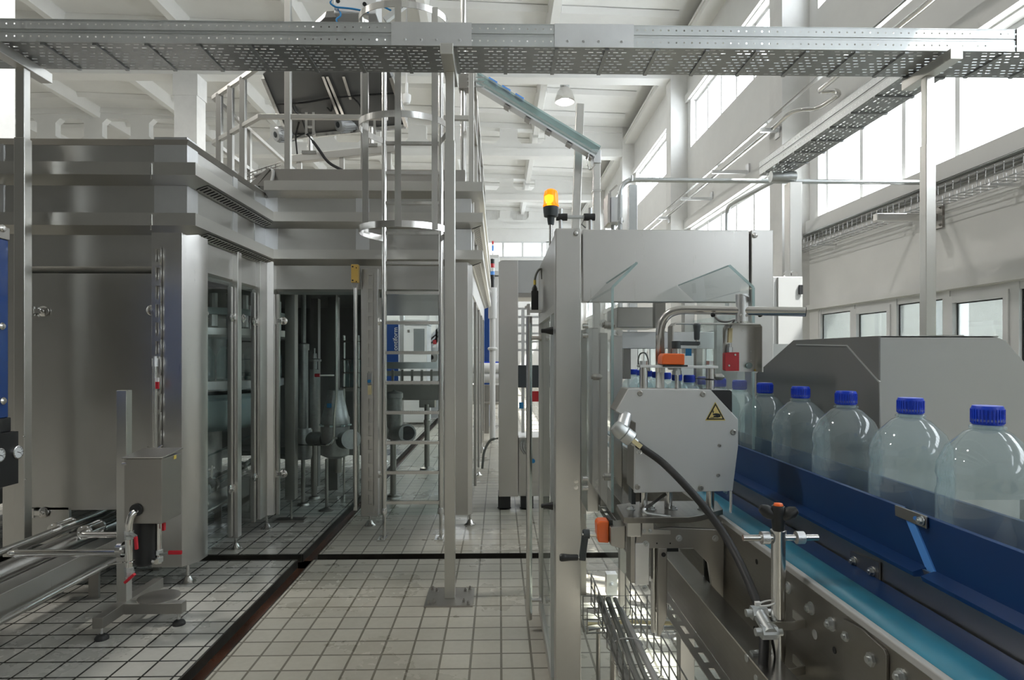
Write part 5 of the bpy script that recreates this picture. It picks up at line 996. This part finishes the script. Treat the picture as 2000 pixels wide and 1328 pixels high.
# adjuster post with winged knob
Yw, xw = 1.22, .55; z_ = lambda py: az(py, Yw, 1524); r = thing('clamp_post', 'steel clamp post with black winged knob standing in front of the conveyor plate', 'clamp', (xw, Yw, .7))
MB().cyl((xw, Yw, z_(1440)), (xw, Yw, z_(1036)), .0135, n=24).lathe([(.0152, z_(1041)), (.0152, z_(1035)), (.013, z_(1034))], (xw, Yw, 0)).build('post', M['tubes'], r)
m = MB().lathe([(.0115, z_(1034)), (.0125, z_(1022)), (.013, z_(1005)), (.014, z_(996)), (.012, z_(988)), (0, z_(986))], (xw, Yw, 0), n=20)
for s in (-1, 1): m.lathe([(0, -.014), (.009, -.012), (.0125, 0), (.012, .01), (.007, .02), (0, .022)], (xw + s * .015, Yw - s * .006, z_(1003)), (s * .86, -s * .25, .5), 14)
m.build('wing_knob', M['black'], r); MB().lathe([(.0095, 0), (.008, .004), (0, .0055)], (xw, Yw, z_(987)), n=18).build('orange_cap', M['orange'], r)
MB().cyl((ax(1451, Yw), Yw, z_(1050)), (ax(1597, Yw), Yw, z_(1050)), .0062, n=14).build('cross_rod', M['tubes'], r)
for px in (1494, 1562): x = ax(px, Yw); MB().cyl((x - .0075, Yw, z_(1050)), (x + .0075, Yw, z_(1050)), .0125, n=18).screw((x, Yw - .0122, z_(1050)), (0, -1, 0), .003).build('collar', M['alu'], r)
for py, e in ((1215, 0), (1305, 1)):
    z = z_(py); MB().sweep([(0, -.008), (0, .008), (.003, .008), (.003, -.008)], [V((xw - .03, Yw - .016, z)), V((xw + .02, Yw - .016, z)), V((.597, Yw - .006, z)), V((.597, Yw + .04, z))], 1).build('clamp_bracket', M['hstrip'], r)
    for k, dy in ((0, .026), (1, -.02)): q = V((xw - .028, Yw + dy, z + .008 - k * .018)); MB().cyl(q - V((.015, 0, 0)), q + V((.015, 0, 0)), .014, n=6).cyl(q - V((.026, 0, 0)), q + V((.026, 0, 0)), .0075).build('clamp_nut', M['galv'], r)
    MB().cyl((xw - .028, Yw - .03, z - .01), (xw - .028, Yw + .035, z + .01), .013, n=14).build('clamp_bolt', M['galv'], r)
m = MB().tube([(xw - .022 + .017 * math.cos(k * .52), Yw + .01 * math.sin(k * .52), z_(1178) + .004 * math.cos(k * .52)) for k in range(12)], .002, 6, closed=True).box(xw - .046, xw - .036, Yw - .004, Yw + .004, z_(1182), z_(1175)); m.build('cable_tie', M['white'], r)
# grey cover over the lane beyond the bottles
Yh, Xh = 1.70, 1.05; zt = az(656, Yh, 1729); zb = 1.10; t = thing('conveyor_cover', 'large light grey sheet metal cover with cut corner behind the bottles', 'cover', (1.25, 2, 1.0))
MB().prism([(Xh, Yh, zb), (Xh, Yh, zt), (1.365, Yh, zt), (1.40, Yh, zt - .012), (1.56, Yh, zt - .19), (1.56, Yh, zb)], (0, .004, 0)).build('front_sheet', M['grey'], t, bev=.001)
MB().prism([(Xh - .004, Yh, zb), (Xh - .004, Yh, zt), (Xh - .004, 2.2, zt), (Xh - .004, 2.52, zt - .127), (Xh - .004, 2.52, zb)], (.004, 0, 0)).build('shade_grey_side', M['flatgrey'], t)  # shade on this side is put into the sheet's dark grey
MB().box(Xh, 1.38, Yh, 2.2, zt - .004, zt).build('top_sheet', M['grey'], t); MB().prism([(Xh, 2.2, zt - .004), (1.5, 2.2, zt - .004), (1.5, 2.88, zt - .274), (1.2, 2.88, zt - .274), (1.2, 2.52, zt - .131), (Xh, 2.52, zt - .131)], (0, 0, .004)).build('sloping_sheet', M['grey'], t)
MB().prism([(1.215, 2.9, zb), (1.215, 2.9, zt - .012), (1.228, 2.9, zt), (1.5, 2.9, zt), (1.5, 2.9, zb)], (0, .005, 0)).build('end_sheet', M['grey'], t)
s = [atx(1556, 673, Xh - .004), atx(1655, 675, Xh - .004), atx(1719, 747, Xh - .004), atx(1721, 830, Xh - .004)]; m = MB(); [m.bar(a, b, .004, .005, (1, 0, 0)) for a, b in zip(s, s[1:])]; m.build('raised_seam', M['grey'], t)
MB().box(1.30, 1.36, Yh + .1, Yh + .2, zt, zt + .006).build('top_tab', M['dsteel'], t)
for x, y in ((1.08, 1.75), (1.52, 1.75), (1.08, 2.45), (1.48, 2.85)): MB().box(x - .02, x + .02, y - .02, y + .02, 0, zb + .1).build('leg', M['dsteel'], t)
# ---- lubrication stand at lower left -----------------------------------------------------------------
t = thing('dosing_stand', 'stainless dosing stand with box and black pump on a three-footed base', 'stand', (-2.0, 3.5, 0)); xs, ys_ = -2.1, 3.55
MB().box(xs - .03, xs + .025, ys_ - .03, ys_ + .025, .125, az(762, 3.55, 243)).build('post', M['hstrip'], t, bev=.002)
MB().box(-2.128, -2.072, 3.31, 3.9, .07, .128).build('foot_beam', M['dsteel'], t, bev=.002); MB().box(-2.075, -1.755, 3.49, 3.545, .07, .128).build('foot_beam', M['dsteel'], t, bev=.002)
MB().lathe([(0, .128), (.11, .128), (.11, .133), (0, .133)], (-1.93, 3.585, 0), n=40).build('round_plate', M['dsteel'], t)
for x, y in ((-2.1, 3.345), (-1.785, 3.52), (-2.1, 3.86)): MB().cyl((x, y, .02), (x, y, .08), .009).cyl((x, y, .06), (x, y, .075), .014, n=6).build('foot_spindle', M['tubes'], t); MB().lathe([(.034, 0), (.034, .01), (.026, .022), (.012, .03), (0, .03)], (x, y, 0)).build('foot_pad', M['rubber'], t)
Yb = 3.3; xa, xb = ax(246, Yb), ax(316, Yb); z0, z1 = az(1023, Yb, 300), az(896, Yb, 300)
MB().prism([(xa, Yb, z0), (xb, Yb, z0), (xb, Yb, z1), (xa, Yb, z1)], (0, .2, 0)).build('box', M['dsteel'], t, bev=.003)
MB().prism([(xa - .02, Yb - .006, z1), (xb + .006, Yb - .006, z1), (xb + .006, Yb + .21, z1 + .02), (xa - .02, Yb + .21, z1 + .02)], (0, 0, .008)).build('lid', M['dsteel'], t, bev=.002)
MB().box(xa - .02, xa, Yb + .02, Yb + .19, z0, z1).build('side_flange', M['dsteel'], t); MB().cyl((xa - .03, Yb + .02, z1 - .03), (xa - .005, Yb + .02, z1 - .03), .008).build('lid_screw', M['tubes'], t)
q = V((xb + .001, Yb + .13, z1 - .01)); MB().box(q.x, q.x + .002, q.y - .012, q.y + .012, q.z - .012, q.z + .008).build('yellow_sticker', M['yellow'], t)
xc = ax(283, 3.4); MB().lathe([(0, -.02), (.04, -.02), (.05, -.01), (.055, .0), (.055, .22), (.03, .24)], (xc, 3.4, az(1095, 3.4, 283)), n=28).build('pump', M['black'], t)
MB().cyl((xc, 3.345, z0 + .03), (xc, 3.345, z0 + .0), .02).build('pump_coupling', M['gplast'], t); q = at(300, 1096, 3.36); MB().cyl(q, q + V((.02, -.01, 0)), .014, n=8).build('drain_plug', M['tubes'], t)
Yp = 3.3; P = lambda x, y, Y=Yp: at(x, y, Y)
MB().tube([P(268, 998, 3.3), P(258, 1004, 3.28), P(252, 1022, 3.27), P(252, 1130, 3.27)], .019, 14, .04).build('inlet_pipe', M['tubes'], t)
m = P(266, 996, 3.295); MB().lathe([(.02, 0), (.032, 0), (.032, .006), (.02, .006)], m, (0, -1, 0), 20).build('pipe_grommet', M['black'], t)
for px, py, rr in ((252, 1042, .023), (252, 1048, .023), (252, 1112, .023), (253, 1120, .024)): q = P(px, py, 3.27); MB().cyl(q - V((0, 0, .012)), q + V((0, 0, .012)), rr, n=8).build('pipe_nut', M['galv'], t)
q = P(254, 1096, 3.27); MB().tube([q + V((.024 * math.cos(k * .52), .024 * math.sin(k * .52), 0)) for k in range(12)], .003, 6, closed=True).build('pipe_clip', M['tubes'], t)
MB().bar(P(265, 1048, 3.23), P(267, 1073, 3.23), .014, .016, (0, 1, 0)).build('valve_lever', M['redv'], t, bev=.003); MB().bar(P(254, 1040, 3.25), P(266, 1048, 3.23), .012, .012).build('lever_arm', M['galv'], t)
MB().bar(P(244, 1138, 3.23), P(263, 1121, 3.23), .014, .02, (0, 1, 0)).build('valve_lever', M['redv'], t, bev=.003)
c = P(237, 1073, 3.3); MB().cyl(c - V((.012, 0, 0)), c + V((.012, 0, 0)), .04, n=24).cyl(c + V((.012, 0, 0)), c + V((.03, 0, 0)), .03, n=24).build('flange', M['tubes'], t)
for k in range(4): a = .78 + k * 1.57; MB().cyl(c + V((-.02, .028 * math.cos(a), .028 * math.sin(a))), c + V((.03, .028 * math.cos(a), .028 * math.sin(a))), .006, n=6).build('flange_bolt', M['galv'], t)
Yq = 3.42; MB().cyl(at(310, 1022, Yq), at(310, 1100, Yq), .016).build('outlet_pipe', M['tubes'], t)
for py in (1078, 1092): q = at(310, py, Yq); MB().cyl(q - V((0, 0, .012)), q + V((0, 0, .012)), .023, n=8).build('pipe_nut', M['galv'], t)
MB().bar(at(329, 1079, Yq - .03), at(355, 1079, Yq - .03), .014, .02).build('valve_lever', M['redv'], t, bev=.003); MB().bar(at(312, 1083, Yq - .02), at(329, 1080, Yq - .03), .008, .012).build('lever_arm', M['galv'], t)
MB().bar(at(320, 1021, Yq - .02), at(320, 1036, Yq - .02), .014, .02, (0, 1, 0)).build('valve_lever', M['redv'], t, bev=.003)
MB().bar(at(211, 1103, 3.35), at(240, 1098, 3.35), .008, .006).build('pin', M['tubes'], t)
# pipe bundle that runs under the housing
y0, y1 = 2.2, 6.0
def pipe(nm, X, r0, rad, lab, mat='tubes', n=18): return solo(MB().cyl((X, y0, 1.5 + r0 * X), (X, y1, 1.5 + r0 * X), rad, n=n), nm, M[mat], lab, 'pipe')
t = thing('coupled_pipe', 'polished pipe with ringed sight glass highest in the lower left bundle', 'pipe', (-2.72, 4, .43)); z = 1.5 - .394 * 2.72
MB().cyl((-2.72, y0, z), (-2.72, y1, z), .019).build('tube', M['tubes'], t)
def sight(x, y, z, par):
    g = MB().lathe([(.02, -.075), (.045, -.075), (.045, -.06), (.03, -.06)], (x, y, z), (0, 1, 0), 20).lathe([(.03, .06), (.045, .06), (.045, .075), (.02, .075)], (x, y, z), (0, 1, 0), 20)
    for k in range(6): a = k * 1.047; g.cyl((x + .037 * math.cos(a), y - .08, z + .037 * math.sin(a)), (x + .037 * math.cos(a), y + .08, z + .037 * math.sin(a)), .005, n=8)
    g.build('sight_glass', M['tubes'], par)
sight(-2.72, 2.72 * 1220 / (975 - 135), z, t)
t = thing('coupled_pipe', 'polished pipe with ringed sight glass bending towards the dosing stand', 'pipe', (-2.55, 4, .45)); X = -2.58; Y = X / (165 - 975) * 1220; z = 1.5 - (1040 - 694) / 1220 * Y
MB().tube([(X, y1, z), (X, Y, z), (ax(236, Y), Y, z)], .019, 14, .05).build('tube', M['tubes'], t); sight(X, X / (190 - 975) * 1220, z, t)
X = -2.62; Y = X / (30 - 975) * 1220; z = 1.5 - (1075 - 694) / 1220 * Y
solo(MB().tube([(X, 4.6, z), (X, Y, z), (ax(236, Y), Y, z)], .02, 14, .05), 'feed_pipe', M['tubes'], 'slim pipe crossing in front of the bundle to the flange of the dosing stand', 'pipe')
pipe('drain_pipe', -2.66, .437, .055, 'wide dull pipe behind the square duct in the lower left bundle', 'steel', 24)
pipe('feed_pipe', -2.6, .462, .014, 'thin pipe lying between the wide pipe and the square duct')
z = 1.5 - .492 * 2.5; t = thing('square_duct', 'square stainless duct running along the floor under the housing at lower left', 'duct', (-2.5, 4, z)); MB().box(-2.56, -2.44, y0, y1, z - .06, z + .06).build('duct', M['steel'], t, bev=.004)
for y in (2.6, 3.9, 5.6): MB().box(-2.57, -2.43, y, y + .02, z - .065, z - .055).box(-2.53, -2.47, y, y + .02, 0, z - .06).build('stand', M['dsteel'], t)
pipe('feed_pipe', -2.40, .534, .017, 'lowest thin pipe just above the floor tiles at lower left')
for y in (2.9, 4.4): solo(MB().box(-2.78, -2.36, y, y + .04, .06, .1).box(-2.77, -2.73, y, y + .04, 0, .06).box(-2.41, -2.37, y, y + .04, 0, .06), 'pipe_support', M['dsteel'], 'low steel support under the pipe bundle, %s' % ('nearer the viewer' if y < 3 else 'behind the door panel'), 'support')
# blue cabinet with gauges at the left edge
X = -2.6; Y1_ = 3.37; Y0_ = 2.5; t = thing('blue_cabinet', 'blue cabinet with black gauge panel at the left picture edge', 'cabinet', (-2.9, 2.95, 0))
MB().box(-3.2, X - .012, Y0_, Y1_ - .01, 1.05, 2.18).build('housing', M['dsteel'], t, bev=.006); zz = lambda py: az(py, Y1_, 40)
MB().box(X - .012, X, Y0_ + .01, Y1_ - .005, zz(815), zz(470)).build('blue_door', M['blue'], t, bev=.006)
MB().box(X - .02, X + .004, Y0_, Y1_, zz(470), zz(446)).build('top_rail', M['dsteel'], t, bev=.004); MB().box(X - .02, X + .01, Y0_, Y1_, zz(842), zz(815)).build('bottom_rail', M['black'], t, bev=.004)
MB().box(X - .05, X + .045, Y0_, Y1_ + .005, zz(944), zz(842)).build('gauge_panel', M['black'], t, bev=.003)
for px, py in ((3, 637), (5, 783), (4, 446)): q = atx(px, py, X + .002); MB().lathe([(.02, 0), (.02, .006), (.012, .014), (0, .015)], q, (1, 0, 0), 18).build('door_bolt', M['tubes'], t)
for px, py in ((32, 883), (-4, 889)):
    q = atx(px, py, X + .045); g = MB().lathe([(.036, 0), (.036, .012), (.031, .014), (.031, .008), (0, .008)], q, (1, 0, 0), 28).build('gauge', M['tubes'], t)
    MB().lathe([(.0308, .0075), (.0308, .009), (0, .009)], q, (1, 0, 0), 28).build('dial', M['screen'], g); m = MB().bar(q + V((.0098, -.006, .002)), q + V((.0098, .022, -.008)), .002, .003)
    for k in range(9): a = -.6 + k * .55; m.bar(q + V((.0095, .024 * math.cos(a), .024 * math.sin(a))), q + V((.0095, .028 * math.cos(a), .028 * math.sin(a))), .001, .003)
    m.build('needle', M['black'], g)
for px, py in ((47, 852), (50, 936)): q = atx(px, py, X + .045); MB().lathe([(.006, 0), (.004, .004), (0, .004)], q, (1, 0, 0), 10).build('panel_screw', M['tubes'], t)
for y in (Y0_ + .1, Y1_ - .12): MB().box(-3.1, -3.04, y, y + .06, 0, 1.06).build('leg', M['dsteel'], t)
MB().cyl((-3.0, 3.3, .52), (-2.7, 3.3, .52), .06).build('lower_pipe', M['cast'], t); 
# ---- machines farther down the hall ---------------------------------------------------------------------
Y = 14.0; t = thing('blue_machine', 'blue machine cabinet with white vertical lettering seen far behind the ladder', 'machine', (ax(766, Y), Y + .6, 0)); zt = az(628, Y, 766)
MB().box(ax(752, Y), ax(778, Y), Y, Y + 1.2, .02, zt).build('housing', M['blue'], t, bev=.01); MB().box(ax(752, Y), ax(778, Y), Y - .01, Y + 1.2, zt, zt + .03).build('top_trim', M['alu'], t)
cu = bpy.data.curves.new('lettering', 'FONT'); cu.body = 'contiform'; cu.size = .145; cu.extrude = .004; o = bpy.data.objects.new('lettering', cu); C.objects.link(o); o.parent = t
cu.materials.append(M['white']); lm = bpy.data.meshes.new_from_object(o.evaluated_get(bpy.context.evaluated_depsgraph_get())); bpy.data.objects.remove(o); o = bpy.data.objects.new('lettering', lm); C.objects.link(o); o.parent = t; o.rotation_euler = (math.pi / 2, -math.pi / 2, 0); b_ = V((ax(776.5, Y), Y - .008, az(690, Y, 766))) - BASE[t.name]; o.location = b_
t = thing('white_cabinet', 'white electrical cabinet with window beside the far blue machine', 'cabinet', (ax(808, 13.5), 14, 0)); Y = 13.5; zz = lambda py: az(py, Y, 800)
MB().box(ax(788, Y), ax(834, Y), Y, Y + .8, .05, zz(634)).build('housing', M['white'], t, bev=.01); MB().box(ax(781, Y), ax(788, Y), Y, Y + .2, .02, zz(616)).build('corner_post', M['alu'], t)
MB().box(ax(808, Y), ax(829, Y), Y - .01, Y + .01, zz(692), zz(642)).build('window', M['mirror'], t); MB().box(ax(796, Y), ax(800, Y), Y - .01, Y, zz(649), zz(644)).build('badge', M['dsteel'], t); MB().box(ax(790, Y), ax(836, Y), Y - .02, Y + .8, zz(634), zz(625)).build('top_cover', M['matte'], t)
t = thing('slanted_conveyor', 'pale slanted conveyor far behind the right half of the ladder', 'conveyor', (ax(850, 14.5), 14.5, 0)); Y = 14.5
m = MB()
for dy in (0, 8, 16): m.bar(at(832, 668 + dy, Y), at(866, 636 + dy, Y), .1, .05, (0, 1, 0))
m.bar(at(836, 690, Y) - V((0, 0, 1.4)), at(836, 615, Y), .07, .07).bar(at(853, 690, Y) - V((0, 0, 1.4)), at(853, 615, Y), .05, .05); m.build('frame', M['white'], t)
MB().box(ax(838, Y), ax(862, Y), Y, Y + .5, .05, az(678, Y, 850)).build('base_box', M['white'], t); MB().lathe([(.14, 0), (.14, .03), (.05, .03), (.05, 0)], at(843, 698, Y - .02), (0, -1, 0), 20).build('fan', M['dsteel'], t)
q = at(848, 668, Y - .1); MB().box(q.x - .03, q.x + .05, q.y, q.y + .03, q.z - .05, q.z + .05).build('red_part', M['red'], t)
t = thing('blue_panel_machine', 'tall dark blue machine panel behind the right end of the big housing', 'machine', (ax(948, 13), 13, 0)); Y = 13
MB().box(ax(938, Y), ax(956, Y), Y, Y + .8, .02, az(558, Y, 948)).build('panel', M['blue'], t, bev=.01); MB().box(ax(935, Y), ax(974, Y), Y - .2, Y - .15, az(712, Y, 950), az(706, Y, 950)).build('blue_edge', M['cap'], t)
t = thing('air_duct', 'pair of thick white horizontal ducts between the big housing and the narrow housing', 'duct', (ax(950, 12), 12, .5)); Y = 12
MB().cyl(at(905, 719, Y), at(1000, 719, Y), .1, n=24).build('duct', M['white'], t); MB().cyl(at(905, 738, Y), at(1000, 738, Y), .095, n=24).build('duct', M['white'], t)
m = MB()
for px in (943, 961): m.bar(at(px, 752, Y - .13), at(px, 728, Y - .13), .03, .03, (0, 1, 0))
m.build('hanger', M['dsteel'], t); MB().box(ax(930, Y), ax(985, Y), Y, Y + .2, az(788, Y, 950), az(752, Y, 950)).cyl(at(930, 787, Y - .1), at(985, 787, Y - .1), .03).build('side_plate', M['dsteel'], t)
MB().box(ax(943, Y), ax(955, Y), Y, Y + .25, 0, az(788, Y, 950)).build('leg', M['dsteel'], t)
Y = 11.0; x = ax(962, Y); t = thing('signal_tower', 'signal tower with red, white and blue lights on a white pole between the machines', 'signal light', (x, Y, 0)); zz = lambda py: az(py, Y, 962)
MB().cyl((x, Y, 0), (x, Y, zz(620)), .05).cyl((x, Y, zz(622)), (x, Y, zz(562)), .075).build('pole', M['white'], t); MB().lathe([(.07, zz(684)), (.085, zz(682)), (.085, zz(680)), (.07, zz(678))], (x, Y, 0)).build('pole_collar', M['white'], t)
MB().cyl((x, Y, zz(562)), (x, Y, zz(537)), .03).cyl((x, Y, zz(545)), (x, Y, zz(537)), .035).build('stem', M['black'], t)
MB().cyl((x, Y, zz(537)), (x, Y, zz(530)), .038).build('blue_light', M['lblue'], t); MB().cyl((x, Y, zz(530)), (x, Y, zz(523)), .038).build('white_light', M['white'], t); MB().cyl((x, Y, zz(523)), (x, Y, zz(515)), .038).build('red_light', M['red'], t); MB().cyl((x, Y, zz(515)), (x, Y, zz(506)), .036).build('top_cap', M['black'], t)
MB().cyl(at(950, 572, Y), at(962, 572, Y), .075).build('side_arm', M['white'], t)
Y = 20.4; x = ax(962.5, Y); t = thing('signal_tower', 'farther thin signal tower seen against the distant windows', 'signal light', (x, Y, 0)); zz = lambda py: az(py, Y, 962)
MB().cyl((x, Y, 0), (x, Y, zz(493)), .02).build('pole', M['white'], t); MB().cyl((x, Y, zz(490)), (x, Y, zz(480)), .035).build('blue_light', M['lblue'], t); MB().cyl((x, Y, zz(480)), (x, Y, zz(477)), .035).build('white_light', M['white'], t); MB().cyl((x, Y, zz(477)), (x, Y, zz(471)), .035).build('red_light', M['red'], t)
t = thing('far_machine', 'pale machine with control panel standing under the distant windows', 'machine', (ax(962, 19), 19.5, 0)); Y = 19
MB().box(ax(946, Y), ax(976, Y), Y, Y + 1, .02, az(540, Y, 960)).build('body', M['matte'], t, bev=.02); MB().box(ax(952, Y), ax(975, Y), Y - .1, Y + .8, az(538, Y, 960), az(498, Y, 960)).build('head', M['matte'], t, bev=.02); MB().box(ax(963, Y), ax(973, Y), Y - .12, Y - .1, az(530, Y, 960), az(505, Y, 960)).build('control_panel', M['screen'], t)
m = MB()
for k in range(3): m.bar(at(966, 575 + 12 * k, 15), at(975, 552 + 12 * k, 15), .04, .04, (0, 1, 0)).bar(at(975, 552 + 12 * k, 15), at(984, 575 + 12 * k, 15), .04, .04, (0, 1, 0))
m.bar(at(975, 545, 15), V((ax(975, 15), 15, 0)), .06, .06); solo(m, 'zigzag_rail', M['white'], 'white zigzag rail stand far back beside the signal tower pole', 'rail')
